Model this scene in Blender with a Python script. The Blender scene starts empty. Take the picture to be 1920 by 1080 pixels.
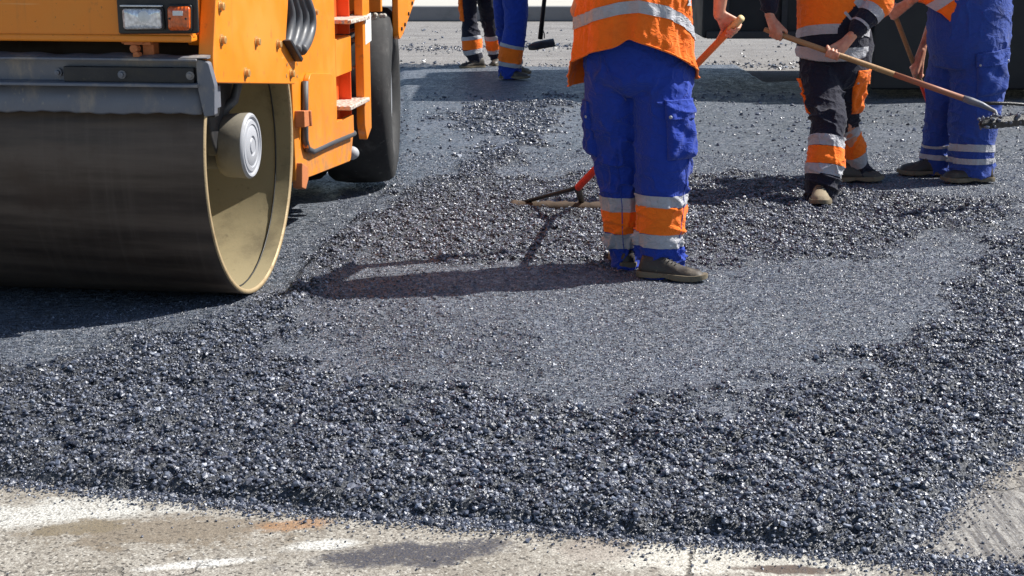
import bpy, bmesh, math, random
import numpy as np
from mathutils import Vector, Matrix, Quaternion
from mathutils.bvhtree import BVHTree
random.seed(7); rng = np.random.default_rng(11)
C = bpy.context.scene.collection
R = math.radians
# ------------------------------------------------------------------ camera, sky, sun, exposure
F = 2800.0; CAMH = 1.6; PITCH = math.atan(673/F)          # focal length in 1920-px units, eye height, tilt
cd = bpy.data.cameras.new('camera'); cam = bpy.data.objects.new('camera', cd); C.objects.link(cam)
cd.sensor_width = 36; cd.lens = F/1920*36; cd.clip_end = 2000; cd.clip_start = .05
cam.location = (0, 0, CAMH); cam.rotation_euler = (R(90)-PITCH, 0, 0)
bpy.context.scene.camera = cam
SUN_EL = R(47); SUN_AZ = math.atan2(.963, .27)             # azimuth clockwise from +Y
w = bpy.data.worlds.new("World"); bpy.context.scene.world = w; w.use_nodes = True
nt = w.node_tree; bg = nt.nodes['Background']; sk = nt.nodes.new('ShaderNodeTexSky')
sk.sky_type = 'NISHITA'; sk.sun_disc = False; sk.sun_elevation = SUN_EL; sk.sun_rotation = SUN_AZ
sk.dust_density = .6; sk.ozone_density = 1.5
nt.links.new(sk.outputs[0], bg.inputs[0]); bg.inputs[1].default_value = .078
S = Vector((math.sin(SUN_AZ)*math.cos(SUN_EL), math.cos(SUN_AZ)*math.cos(SUN_EL), math.sin(SUN_EL)))
sl = bpy.data.lights.new('sun', 'SUN'); sl.energy = 5.0; sl.angle = R(.5); sl.color = (1, .965, .9)
so = bpy.data.objects.new('sun', sl); C.objects.link(so); so.rotation_euler = S.to_track_quat('Z', 'Y').to_euler(); so.location = S*60
vs = bpy.context.scene.view_settings; vs.view_transform = 'Standard'; vs.look = 'None'; vs.exposure = .68; vs.gamma = 1
# ------------------------------------------------------------------ measuring helpers
cp, sp = math.cos(PITCH), math.sin(PITCH)
def ray(px, py):
    x = (px-960)/F; y = -(py-540)/F
    return Vector((x, cp+y*sp, -sp+y*cp))
def W(px, py, Y):                                          # the point seen at (px, py) standing at distance Y
    r = ray(px, py); return Vector((0, 0, CAMH)) + r*(Y/r.y)
def G(px, py, z=0):                                        # the ground point seen at (px, py)
    r = ray(px, py); return Vector((0, 0, CAMH)) + r*((z-CAMH)/r.z)
def ZC(P): return P[1]*cp-(P[2]-CAMH)*sp
# ------------------------------------------------------------------ noise
def _hash(i, j, k, seed):
    n = (i*374761393 + j*668265263 + k*2147483647 + seed*974711) & 0xffffffff
    n = ((n ^ (n >> 13))*1274126177) & 0xffffffff
    n = ((n ^ (n >> 16))*2246822519) & 0xffffffff
    return ((n ^ (n >> 15)) & 0xffff)/65535.0
def vnoise(P, seed=0):
    P = np.asarray(P, float); I = np.floor(P).astype(np.int64); f = P-I; u = f*f*f*(f*(f*6-15)+10)
    r = 0
    for a in (0, 1):
        for b in (0, 1):
            for c in (0, 1):
                wgt = (u[:, 0] if a else 1-u[:, 0])*(u[:, 1] if b else 1-u[:, 1])*(u[:, 2] if c else 1-u[:, 2])
                r = r + wgt*_hash(I[:, 0]+a, I[:, 1]+b, I[:, 2]+c, seed)
    return r*2-1
def fbm(P, seed=0, o=3):
    P = np.asarray(P, float); r = 0; a = 1
    for i in range(o): r = r+a*vnoise(P, seed+i*17); P = P*2.03+3.1; a *= .5
    return r
def sstep(a, b, x): t = np.clip((x-a)/(b-a), 0, 1); return t*t*(3-2*t)
# ------------------------------------------------------------------ materials
def nodes(name):
    m = bpy.data.materials.new(name); m.use_nodes = True; t = m.node_tree
    return m, t, t.nodes['Principled BSDF']
def N(t, typ, **kw):
    n = t.nodes.new(typ)
    for k, v in kw.items():
        if k.startswith('i_'):
            key = k[2:]; key = int(key) if key.isdigit() else key.replace('_', ' ')
            n.inputs[key].default_value = v
        else: setattr(n, k, v)
    return n
def L(t, a, b): t.links.new(a, b)
def mix(t, fac, a, b, typ='MIX'):
    n = t.nodes.new('ShaderNodeMix'); n.data_type = 'RGBA'; n.blend_type = typ
    for s, v in ((0, fac), (6, a), (7, b)):
        if isinstance(v, bpy.types.NodeSocket): L(t, v, n.inputs[s])
        else: n.inputs[s].default_value = v if not isinstance(v, tuple) else (*v, 1)[:4]
    return n.outputs[2]
def mth(t, op, a, b=0, c=0, clamp=False):
    n = t.nodes.new('ShaderNodeMath'); n.operation = op; n.use_clamp = clamp
    for i, v in enumerate((a, b, c)):
        if isinstance(v, bpy.types.NodeSocket): L(t, v, n.inputs[i])
        else: n.inputs[i].default_value = v
    return n.outputs[0]
def mrange(t, v, a, b, c=0, d=1):
    n = N(t, 'ShaderNodeMapRange', interpolation_type='SMOOTHSTEP'); L(t, v, n.inputs[0])
    for i, q in enumerate((a, b, c, d)): n.inputs[i+1].default_value = q
    return n.outputs[0]
def coords(t, scale=(1, 1, 1), rot=(0, 0, 0)):
    g = N(t, 'ShaderNodeNewGeometry'); mp = N(t, 'ShaderNodeMapping'); L(t, g.outputs['Position'], mp.inputs[0])
    mp.inputs['Scale'].default_value = scale; mp.inputs['Rotation'].default_value = rot
    return mp.outputs[0]
def noise(t, co, sc, det=5, ro=.55, dist=0):
    n = N(t, 'ShaderNodeTexNoise'); L(t, co, n.inputs['Vector'])
    n.inputs['Scale'].default_value = sc; n.inputs['Detail'].default_value = det; n.inputs['Roughness'].default_value = ro
    n.inputs['Distortion'].default_value = dist
    return n.outputs[0]
def bump(t, h, st=.3, d=.01, nrm=None):
    b = N(t, 'ShaderNodeBump'); L(t, h, b.inputs['Height']); b.inputs['Strength'].default_value = st; b.inputs['Distance'].default_value = d
    if nrm: L(t, nrm, b.inputs['Normal'])
    return b.outputs[0]
def painted(name, col, rough=.42, metal=0, dirt=(.1, .08, .06), amount=.35, sc=6, bmp=.08, streak=(1, 1, 1), spec=.5):
    """paint or metal with grime patches, scuffs and uneven gloss"""
    m, t, b = nodes(name); co = coords(t, streak)
    n1 = noise(t, co, sc, 8, .62); n2 = noise(t, co, sc*7, 6, .6); n3 = noise(t, co, sc*40, 3, .5)
    fac = mth(t, 'MULTIPLY', mrange(t, n1, .5, .78), amount)
    c = mix(t, fac, col, dirt)
    c = mix(t, mth(t, 'MULTIPLY', mrange(t, n2, .6, .74), amount*.7), c, dirt)
    c = mix(t, mrange(t, n3, .3, .8, 0, .12), c, tuple(min(1, x*1.35+.01) for x in col))
    L(t, c, b.inputs['Base Color']); b.inputs['Metallic'].default_value = metal
    b.inputs['Specular IOR Level'].default_value = spec
    L(t, mrange(t, n1, .3, .75, rough-.07, min(1, rough+.22)), b.inputs['Roughness'])
    L(t, bump(t, n2, bmp, .004), b.inputs['Normal'])
    return m
def cloth(name, col, dirt=(.06, .05, .05), amount=.25, transl=0, bmp=.35, rough=.85, weave=420):
    m, t, b = nodes(name); co = coords(t)
    n1 = noise(t, co, 7, 6, .6); n2 = noise(t, coords(t, (1, 1, .6)), 26, 4, .5, .6); rdg = mth(t, 'ABSOLUTE', mth(t, 'SUBTRACT', noise(t, coords(t, (1, 1, 1.6), (.5, .2, 0)), 15, 3, .5, 1.2), .5)); n3 = noise(t, co, weave, 2, .5)
    c = mix(t, mth(t, 'MULTIPLY', mrange(t, n1, .52, .8), amount), col, dirt)
    c = mix(t, mrange(t, n2, .3, .7, 0, .22), c, tuple(x*.72 for x in col))
    L(t, c, b.inputs['Base Color']); b.inputs['Roughness'].default_value = rough
    b.inputs['Specular IOR Level'].default_value = .25
    b.inputs['Sheen Weight'].default_value = .12
    nn = bump(t, n2, bmp, .012); nn = bump(t, mrange(t, rdg, 0, .09, 1, 0), .45, .006, nn); nn = bump(t, n3, .12, .002, nn); L(t, nn, b.inputs['Normal'])
    if transl:
        tr = N(t, 'ShaderNodeBsdfTranslucent'); L(t, c, tr.inputs[0]); ms = N(t, 'ShaderNodeMixShader'); ms.inputs[0].default_value = transl
        L(t, b.outputs[0], ms.inputs[1]); L(t, tr.outputs[0], ms.inputs[2]); L(t, ms.outputs[0], t.nodes['Material Output'].inputs[0])
    return m
M = {}
def machine_paint():
    m, t, b = nodes('orange_paint'); co = coords(t)
    n1 = noise(t, co, 2.4, 8, .62); n2 = noise(t, co, 17, 7, .62); n3 = noise(t, co, 75, 4, .6); dr = noise(t, coords(t, (14, 14, .9)), 1, 6, .6); sc_ = noise(t, coords(t, (3, 5, 60), (.5, .3, 0)), 1, 3, .5)
    c = mix(t, mrange(t, n1, .42, .72, 0, .5), (.8, .235, .011), (.74, .3, .05))
    c = mix(t, mrange(t, dr, .55, .75, 0, .4), c, (.34, .13, .035)); c = mix(t, mrange(t, n2, .6, .72, 0, .5), c, (.3, .12, .04))
    c = mix(t, mrange(t, sc_, .7, .76, 0, .35), c, (.85, .5, .2)); c = mix(t, mrange(t, n3, .68, .73, 0, .8), c, (.045, .03, .022))
    sz = N(t, 'ShaderNodeSeparateXYZ'); L(t, co, sz.inputs[0]); lo = mth(t, 'MULTIPLY', mrange(t, sz.outputs[2], .8, .3), mrange(t, n2, .38, .62, 0, .55)); c = mix(t, lo, c, (.24, .17, .1))
    L(t, c, b.inputs['Base Color']); L(t, mrange(t, n1, .3, .7, .3, .55), b.inputs['Roughness']); L(t, bump(t, n1, .12, .01), b.inputs['Normal']); return m
M['paint'] = machine_paint()
M['pocketglow'] = painted('pocket_glow_paint', (.75, .09, .008), .45, dirt=(.3, .08, .03), amount=.3, sc=4, bmp=.03)  # red pocket paint, the glow of bounced orange light put into its colour
def drum_mat():
    m, t, b = nodes('drum_steel'); co = coords(t)
    drip = noise(t, coords(t, (24, .7, .7)), 1, 6, .6); band = noise(t, coords(t, (.45, 5, 9)), 1, 7, .62); blot = noise(t, co, 3.2, 7, .6); fine = noise(t, coords(t, (60, 6, 6)), 1, 4, .6)
    c = mix(t, mrange(t, band, .3, .7), (.048, .034, .026), (.135, .1, .076))
    c = mix(t, mrange(t, drip, .48, .75, 0, .3), c, (.15, .12, .095)); c = mix(t, mrange(t, blot, .52, .7, 0, .5), c, (.06, .036, .024)); c = mix(t, mrange(t, fine, .58, .75, 0, .05), c, (.2, .17, .14))
    L(t, c, b.inputs['Base Color']); b.inputs['Metallic'].default_value = .3; L(t, mrange(t, band, .3, .7, .42, .65), b.inputs['Roughness']); L(t, bump(t, fine, .12, .003), b.inputs['Normal']); return m
M['drum'] = drum_mat()
M['dust'] = painted('dusty_drum_inside', (.28, .23, .13), .85, dirt=(.1, .08, .05), amount=.8, sc=3.2, bmp=.25)
M['rim'] = painted('worn_drum_rim', (.4, .3, .17), .6, .3, dirt=(.16, .09, .04), amount=.7, sc=14, bmp=.3)
M['steel'] = painted('scraper_steel', (.15, .16, .19), .5, .2, dirt=(.36, .31, .25), amount=1, sc=5, bmp=.3, streak=(1.6, 1, .8))
M['darkm'] = painted('dark_metal', (.03, .03, .033), .5, .3, dirt=(.1, .085, .06), amount=.5, sc=8, bmp=.2)
M['black'] = painted('black_plastic', (.014, .014, .016), .45, dirt=(.06, .055, .05), amount=.3, sc=6, bmp=.05)
M['grey'] = painted('grey_hub_paint', (.36, .37, .4), .5, dirt=(.22, .2, .17), amount=.35, sc=7, bmp=.05)
M['hubshade'] = painted('dusty_shaded_hub_side', (.2, .18, .14), .7, dirt=(.09, .08, .065), amount=.6, sc=7, bmp=.15)  # dusty hub side, with the plate's shade put into its colour
M['rubber'] = painted('tyre_rubber', (.02, .02, .021), .75, dirt=(.13, .125, .12), amount=.75, sc=5, bmp=.3)
M['hose'] = painted('hose_rubber', (.07, .075, .085), .45, dirt=(.2, .18, .15), amount=.4, sc=9, bmp=.1)
M['tread'] = painted('step_plate', (.62, .52, .44), .5, .3, dirt=(.25, .16, .12), amount=.6, sc=22, bmp=.6)
def _tread():
    m = painted('step_plate', (.62, .52, .44), .5, .3, dirt=(.25, .16, .12), amount=.6, sc=22, bmp=.6); t = m.node_tree; b = t.nodes['Principled BSDF']; v = N(t, 'ShaderNodeTexVoronoi'); L(t, coords(t), v.inputs[0]); v.inputs['Scale'].default_value = 30; L(t, bump(t, mrange(t, v.outputs['Distance'], .1, .5, 1, 0), 1, .008), b.inputs['Normal']); return m
M['tread'] = _tread()
M['bolt'] = painted('bolt_steel', (.55, .33, .12), .4, .5, dirt=(.2, .1, .03), amount=.5, sc=30, bmp=.1)
M['rust'] = painted('rusty_catch', (.5, .17, .06), .7, .1, dirt=(.18, .08, .04), amount=.6, sc=18, bmp=.3)
M['sticker'] = painted('white_sticker', (.72, .72, .7), .5, dirt=(.4, .36, .3), amount=.5, sc=25, bmp=.02)
M['wood'] = painted('wood_handle', (.36, .2, .085), .6, dirt=(.16, .1, .05), amount=.6, sc=10, bmp=.15, streak=(6, 1, 6))
M['palewood'] = painted('pale_wood_end', (.55, .42, .2), .65, dirt=(.3, .2, .09), amount=.5, sc=16, bmp=.1)
M['orangewood'] = painted('orange_handle', (.62, .14, .02), .5, dirt=(.25, .1, .03), amount=.5, sc=9, bmp=.1)
M['redwood'] = painted('red_handle', (.6, .035, .012), .5, dirt=(.2, .03, .02), amount=.4, sc=9, bmp=.1)
M['brownwood'] = painted('brown_handle', (.33, .13, .07), .55, dirt=(.3, .2, .1), amount=.6, sc=8, bmp=.12)
M['rakebar'] = painted('rake_bar', (.07, .045, .026), .75, dirt=(.025, .022, .02), amount=.95, sc=11, bmp=.4)
M['tar'] = painted('tarry_steel', (.018, .017, .017), .35, .2, dirt=(.12, .11, .1), amount=.5, sc=30, bmp=.6)
M['mach'] = painted('black_machine_paint', (.006, .006, .007), .55, dirt=(.016, .015, .014), amount=.5, sc=1.5, bmp=.05)
M['blue'] = cloth('blue_work_cloth', (.014, .046, .34), dirt=(.035, .045, .12), amount=.55)
M['blue3'] = cloth('worn_blue_work_cloth', (.023, .06, .3), dirt=(.06, .065, .12), amount=.6)
M['navy'] = cloth('navy_work_cloth', (.012, .013, .028), dirt=(.05, .045, .045), amount=.4)
M['hivis'] = cloth('orange_vest_cloth', (1.0, .18, .012), dirt=(.6, .12, .03), amount=.3, transl=.045, bmp=.25)
M['hivis2'] = cloth('orange_band_cloth', (1.0, .19, .012), dirt=(.35, .09, .03), amount=.3, bmp=.25)
M['silver'] = cloth('silver_reflective_tape', (.42, .42, .45), dirt=(.25, .23, .2), amount=.35, bmp=.3, rough=.5)
M['boot'] = painted('dusty_leather', (.035, .028, .022), .5, dirt=(.2, .16, .11), amount=.8, sc=14, bmp=.3)
M['bootpale'] = painted('dusty_pale_leather', (.25, .2, .13), .75, dirt=(.08, .06, .04), amount=.7, sc=14, bmp=.3)
M['sole'] = painted('boot_sole', (.16, .13, .085), .8, dirt=(.04, .035, .03), amount=.8, sc=20, bmp=.3)
M['hair'] = painted('dark_hair', (.04, .025, .015), .6, sc=30, bmp=.5)
def skin_mat():
    m, t, b = nodes('skin'); co = coords(t); n1 = noise(t, co, 22, 5); n2 = noise(t, co, 240, 3)
    L(t, mix(t, mrange(t, n1, .35, .7), (.62, .31, .2), (.5, .2, .12)), b.inputs['Base Color'])
    b.inputs['Roughness'].default_value = .5; b.inputs['Subsurface Weight'].default_value = .12; b.inputs['Subsurface Radius'].default_value = (.008, .004, .002)
    L(t, bump(t, n2, .15, .002), b.inputs['Normal']); return m
M['skin'] = skin_mat()
def glass(name, col, rough=.08, tr=.0):
    m, t, b = nodes(name); co = coords(t); v = N(t, 'ShaderNodeTexVoronoi'); L(t, co, v.inputs[0]); v.inputs['Scale'].default_value = 70
    wv = N(t, 'ShaderNodeTexWave'); L(t, co, wv.inputs[0]); wv.inputs['Scale'].default_value = 22
    L(t, mix(t, v.outputs['Distance'], tuple(c*1.2 for c in col), tuple(c*.55 for c in col)), b.inputs['Base Color'])
    b.inputs['Roughness'].default_value = rough; b.inputs['Coat Weight'].default_value = .8; b.inputs['Metallic'].default_value = tr
    L(t, bump(t, wv.outputs[1], .5, .004), b.inputs['Normal']); return m
M['lens'] = glass('headlight_glass', (.8, .83, .88), .1, .35)
M['amber'] = glass('amber_lens', (.72, .12, .01), .2)
# ------------------------------------------------------------------ object helpers
WM = {}
def thing(name, label, cat, loc=(0, 0, 0), rotz=0, group=None):
    o = bpy.data.objects.new(name, None); C.objects.link(o); o.location = loc; o.rotation_euler = (0, 0, rotz); o.empty_display_size = .2
    o['label'] = label; o['category'] = cat
    if group: o['group'] = group
    WM[o.name] = Matrix.Translation(loc) @ Matrix.Rotation(rotz, 4, 'Z'); return o
def link(name, me, m, parent=None, local=False, smooth=True, label=None):
    """one mesh object; mesh given in world space unless local"""
    if parent is not None and not local: me.transform(WM[parent.name].inverted())
    o = bpy.data.objects.new(name, me); me.name = name; C.objects.link(o)
    if parent is not None: o.parent = parent; WM[o.name] = WM[parent.name]
    if m is not None and not me.materials: me.materials.append(m)
    if smooth is not None: me.polygons.foreach_set('use_smooth', [bool(smooth)]*len(me.polygons))
    if label: o['label'] = label
    return o
class MB:
    def __init__(s): s.v = []; s.f = []
    def add(s, v, f):
        o = len(s.v); s.v += [tuple(x) for x in v]; s.f += [tuple(i+o for i in q) for q in f]; return s
    def box(s, a, b, mtx=None):
        x0, y0, z0 = a; x1, y1, z1 = b
        v = [Vector(p) for p in ((x0, y0, z0), (x1, y0, z0), (x1, y1, z0), (x0, y1, z0), (x0, y0, z1), (x1, y0, z1), (x1, y1, z1), (x0, y1, z1))]
        if mtx: v = [mtx @ p for p in v]
        return s.add(v, [(0, 3, 2, 1), (4, 5, 6, 7), (0, 1, 5, 4), (1, 2, 6, 5), (2, 3, 7, 6), (3, 0, 4, 7)])
    def loft(s, rings, closed=True, cap=True):
        n = len(rings[0]); v = [p for r in rings for p in r]; f = []
        for i in range(len(rings)-1):
            for j in range(n if closed else n-1):
                k = (j+1) % n; f.append((i*n+j, i*n+k, (i+1)*n+k, (i+1)*n+j))
        if cap: f.append(tuple(reversed(range(n)))); f.append(tuple((len(rings)-1)*n+j for j in range(n)))
        return s.add(v, f)
    def tube(s, pts, rad, n=12, ecc=1):
        pts = [Vector(p) for p in pts]; rad = rad if isinstance(rad, (list, tuple)) else [rad]*len(pts); rings = []; up = None
        for i, p in enumerate(pts):
            d = (pts[min(i+1, len(pts)-1)]-pts[max(i-1, 0)]).normalized()
            if up is None: up = Vector((0, 0, 1)) if abs(d.z) < .9 else Vector((0, 1, 0))
            a = d.cross(up).normalized(); b = a.cross(d).normalized(); up = b
            rings.append([p+a*math.cos(t)*rad[i]*ecc+b*math.sin(t)*rad[i] for t in [2*math.pi*k/n for k in range(n)]])
        return s.loft(rings)
    def capsule(s, a, b, ra, rb=None, n=12, flat=None):
        a = Vector(a); b = Vector(b); rb = ra if rb is None else rb; d = (b-a); d = d.normalized() if d.length > 1e-6 else Vector((0, 0, 1))
        pts = []; rr = []
        for q in (85, 55, 25): pts.append(a-d*ra*math.sin(R(q))); rr.append(ra*math.cos(R(q)))
        pts += [a, b]; rr += [ra, rb]
        for q in (25, 55, 85): pts.append(b+d*rb*math.sin(R(q))); rr.append(rb*math.cos(R(q)))
        return s.tube(pts, rr, n)
    def ell(s, c, r, n=14):
        rings = [[(c[0]+r[0]*math.cos(a)*math.cos(t), c[1]+r[1]*math.cos(a)*math.sin(t), c[2]+r[2]*math.sin(a)) for t in [2*math.pi*k/n for k in range(n)]] for a in [R(x) for x in range(-85, 86, 17)]]
        return s.loft(rings)
    def lathe(s, prof, org, axis, n=48, cap=False):            # prof: (distance along the axis, radius)
        axis = Vector(axis).normalized(); a = axis.orthogonal().normalized(); b = axis.cross(a); org = Vector(org)
        return s.loft([[org+axis*h+(a*math.cos(t)+b*math.sin(t))*r for t in [2*math.pi*k/n for k in range(n)]] for h, r in prof], cap=cap)
    def prism(s, poly, axis, d0, d1):                          # poly of 2D points extruded along x, y or z
        def P(q, d): return {'x': (d, q[0], q[1]), 'y': (q[0], d, q[1]), 'z': (q[0], q[1], d)}[axis]
        return s.loft([[P(q, d0) for q in poly], [P(q, d1) for q in poly]])
    def mesh(s, name='m'):
        me = bpy.data.meshes.new(name); me.from_pydata(s.v, [], s.f)
        bm = bmesh.new(); bm.from_mesh(me); bmesh.ops.recalc_face_normals(bm, faces=bm.faces); bm.to_mesh(me); bm.free(); return me
    def build(s, name, m, parent=None, local=True, smooth=False, bevel=0, seg=2, label=None):
        o = link(name, s.mesh(name), m, parent, local, smooth, label)
        if bevel:
            b = o.modifiers.new('bevel', 'BEVEL'); b.width = bevel; b.segments = seg; b.limit_method = 'ANGLE'; b.angle_limit = R(35)
            if smooth is False: o.data.polygons.foreach_set('use_smooth', [True]*len(o.data.polygons)); w_ = o.modifiers.new('wn', 'WEIGHTED_NORMAL')
        return o
def rounded(poly, r, n=5):
    out = []; m = len(poly)
    for i in range(m):
        p = Vector(poly[i]); a = (Vector(poly[i-1])-p); b = (Vector(poly[(i+1) % m])-p); rr = r[i] if isinstance(r, (list, tuple)) else r
        if rr <= 0: out.append(tuple(p)); continue
        rr = min(rr, a.length*.45, b.length*.45); A = p+a.normalized()*rr; B = p+b.normalized()*rr
        for k in range(n+1):
            t = k/n; out.append(tuple(A*(1-t)**2+p*2*t*(1-t)+B*t*t))
    return out
def remesh(me, vox, smooth=4):
    o = bpy.data.objects.new('tmp', me); C.objects.link(o)
    md = o.modifiers.new('r', 'REMESH'); md.mode = 'VOXEL'; md.voxel_size = vox
    if smooth: sm = o.modifiers.new('s', 'SMOOTH'); sm.iterations = smooth; sm.factor = .5
    dg = bpy.context.evaluated_depsgraph_get(); out = bpy.data.meshes.new_from_object(o.evaluated_get(dg))
    bpy.data.objects.remove(o); return out
def vco(me): a = np.empty(len(me.vertices)*3); me.vertices.foreach_get('co', a); return a.reshape(-1, 3)
def vset(me, a): me.vertices.foreach_set('co', np.ascontiguousarray(a, dtype=np.float64).ravel()); me.update()
def vnor(me): a = np.empty(len(me.vertices)*3); me.vertex_normals.foreach_get('vector', a); return a.reshape(-1, 3)
def fold(me, amp, seed=0, fx=7, fz=15, shear=.7):
    """push a cloth surface in and out in slanting creases; amp(P) gives the depth"""
    P = vco(me); Nn = vnor(me); A = amp(P)
    Q = np.stack([P[:, 0]*fx, P[:, 1]*fx, P[:, 2]*fz+shear*fx*(P[:, 0]+.6*P[:, 1])], 1)
    Q2 = np.stack([P[:, 0]*fx*1.7, P[:, 1]*fx*1.7, P[:, 2]*fz*.8-shear*1.6*fx*(P[:, 0]-.4*P[:, 1])], 1)
    a1 = 1-np.abs(vnoise(Q, seed)); a2 = 1-np.abs(vnoise(Q2, seed+5)); a3 = 1-np.abs(vnoise(Q*1.9+7, seed+2)); msk = .35+.65*sstep(-.3, .5, vnoise(P*6, seed+21))
    r = (1.9*(a1**7-.3)+1.3*(a2**8-.28)+.55*(a3**5-.35))*msk+.55*vnoise(P*5, seed+9)
    vset(me, P+Nn*(A*r)[:, None])
def extract(me, planes, keep, off, name, m, parent, label=None):
    """a strip of the cloth between cutting planes, lying on it: a sewn-on band"""
    bm = bmesh.new(); bm.from_mesh(me)
    bm.normal_update()
    bmesh.ops.delete(bm, geom=[f for f in bm.faces if not keep(f.calc_center_median())], context='FACES')
    for co, no in planes:
        bmesh.ops.bisect_plane(bm, geom=bm.verts[:]+bm.edges[:]+bm.faces[:], plane_co=co, plane_no=no, clear_outer=True, dist=1e-5)
    bm.normal_update()
    for v in bm.verts: v.co = v.co+v.normal*off
    out = bpy.data.meshes.new(name); bm.to_mesh(out); bm.free()
    if len(out.polygons) == 0: return None
    return link(name, out, m, parent, False, True, label)
# ------------------------------------------------------------------ the setting
def gpoly(pts): return np.array([tuple(G(x, y))[:2] for x, y in pts])
def sdist(P, poly):
    """signed distance to a polygon, positive inside"""
    d = np.full(len(P), 1e9); ins = np.zeros(len(P), bool); n = len(poly)
    for i in range(n):
        a = poly[i]; b = poly[(i+1) % n]; e = b-a; q = P-a
        t = np.clip((q@e)/(e@e+1e-12), 0, 1); d = np.minimum(d, np.hypot(*(q-t[:, None]*e).T))
        c = ((a[1] > P[:, 1]) != (b[1] > P[:, 1])); ins ^= c & (P[:, 0] < (b[0]-a[0])*(P[:, 1]-a[1])/(b[1]-a[1]+1e-12)+a[0])
    return np.where(ins, d, -d)
def linedist(P, pl):
    d = np.full(len(P), 1e9)
    for a, b in zip(pl[:-1], pl[1:]):
        e = b-a; q = P-a; t = np.clip((q@e)/(e@e), 0, 1); d = np.minimum(d, np.hypot(*(q-t[:, None]*e).T))
    return d
P3 = lambda P, k: np.stack([P[:, 0]*k, P[:, 1]*k, np.zeros(len(P))], 1)
MAT_EDGE = gpoly([(-900, 825), (0, 905), (300, 933), (640, 966), (960, 990), (1280, 1014), (1500, 1034), (1700, 1056), (2000, 1094), (2000, 1082), (1730, 1046), (1695, 1036), (1760, 960), (1830, 893), (1920, 838), (2150, 740), (2300, 640), (2700, 400), (2700, 160), (1500, 156), (1440, 158), (1385, 124), (1290, 126), (1040, 130), (740, 124), (560, 126), (-200, 130), (-900, 200)])
LANE = gpoly([(-900, 640), (0, 640), (300, 600), (440, 580), (530, 572), (575, 500), (640, 440), (735, 350), (760, 200), (744, 128), (-900, 128)])
COARSE = [(1, .09, gpoly([(-400, 690), (0, 700), (130, 684), (330, 640), (450, 600), (545, 610), (560, 650), (640, 720), (760, 770), (860, 730), (980, 760), (1090, 800), (1250, 790), (1400, 745), (1620, 700), (1780, 610), (1850, 500), (1930, 440), (2400, 420), (2400, 1150), (-400, 1150)])),
          (1, .08, gpoly([(545, 560), (590, 490), (700, 405), (820, 345), (960, 268), (1030, 215), (1046, 186), (1066, 196), (1050, 245), (960, 325), (880, 385), (760, 455), (640, 520), (540, 590)])),
          (1, .12, gpoly([(620, 450), (800, 385), (960, 350), (1100, 332), (1300, 330), (1520, 350), (1700, 372), (1880, 380), (1940, 420), (1820, 450), (1600, 500), (1300, 500), (1180, 520), (950, 505), (700, 505)])),
          (.8, .12, gpoly([(810, 232), (900, 200), (1050, 194), (1040, 242), (900, 262)])),
          (.42, .15, gpoly([(560, 560), (760, 540), (900, 620), (1100, 720), (900, 740), (700, 720), (600, 660)])),
          (.9, .2, gpoly([(600, 124), (760, 112), (880, 118), (880, 131), (700, 135)]))]
LINES = [gpoly([(1385, 445), (1470, 452), (1550, 478), (1612, 508)]), gpoly([(1600, 495), (1700, 500), (1830, 485)]), gpoly([(900, 436), (1010, 430), (1130, 425)]), gpoly([(735, 345), (690, 385), (600, 445), (560, 470)])]
def coarse_at(P):
    c = np.zeros(len(P)); nz = fbm(P3(P, 4), 3, 3)*.16+fbm(P3(P, 24), 8, 2)*.06
    for wt, soft, poly in COARSE: c = np.maximum(c, wt*sstep(-soft, soft, sdist(P, poly)+nz))
    return c
def height_at(P, c=None):
    c = coarse_at(P) if c is None else c
    d = sdist(P, MAT_EDGE)+fbm(P3(P, 9), 5, 3)*.02
    h = .034+.006*fbm(P3(P, 1.3), 21, 3)+c*(.006+.009*fbm(P3(P, 7), 31, 3)+.014*vnoise(P3(P, 21), 33)+.009*vnoise(P3(P, 47), 35))
    for i, pl in enumerate(LINES): h = h-(.012 if i != 3 else .014)*np.exp(-(linedist(P, pl)/.022)**2)
    wr = linedist(P, gpoly([(500, 565), (640, 480), (760, 420), (880, 355), (1000, 275), (1056, 195)])); h = h+.022*np.exp(-(wr/.13)**2)
    rk = linedist(P, gpoly([(930, 412), (1040, 410), (1330, 430), (1600, 440)])); h = h+.02*np.exp(-(rk/.16)**2)
    q = sstep(-.05, .03, sdist(P, LANE)); h = h*(1-q)+q*(.006+.003*fbm(P3(P, 2), 51, 2))
    e = sstep(-.012, .085, d); return h*e-.012*(1-e)
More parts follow.
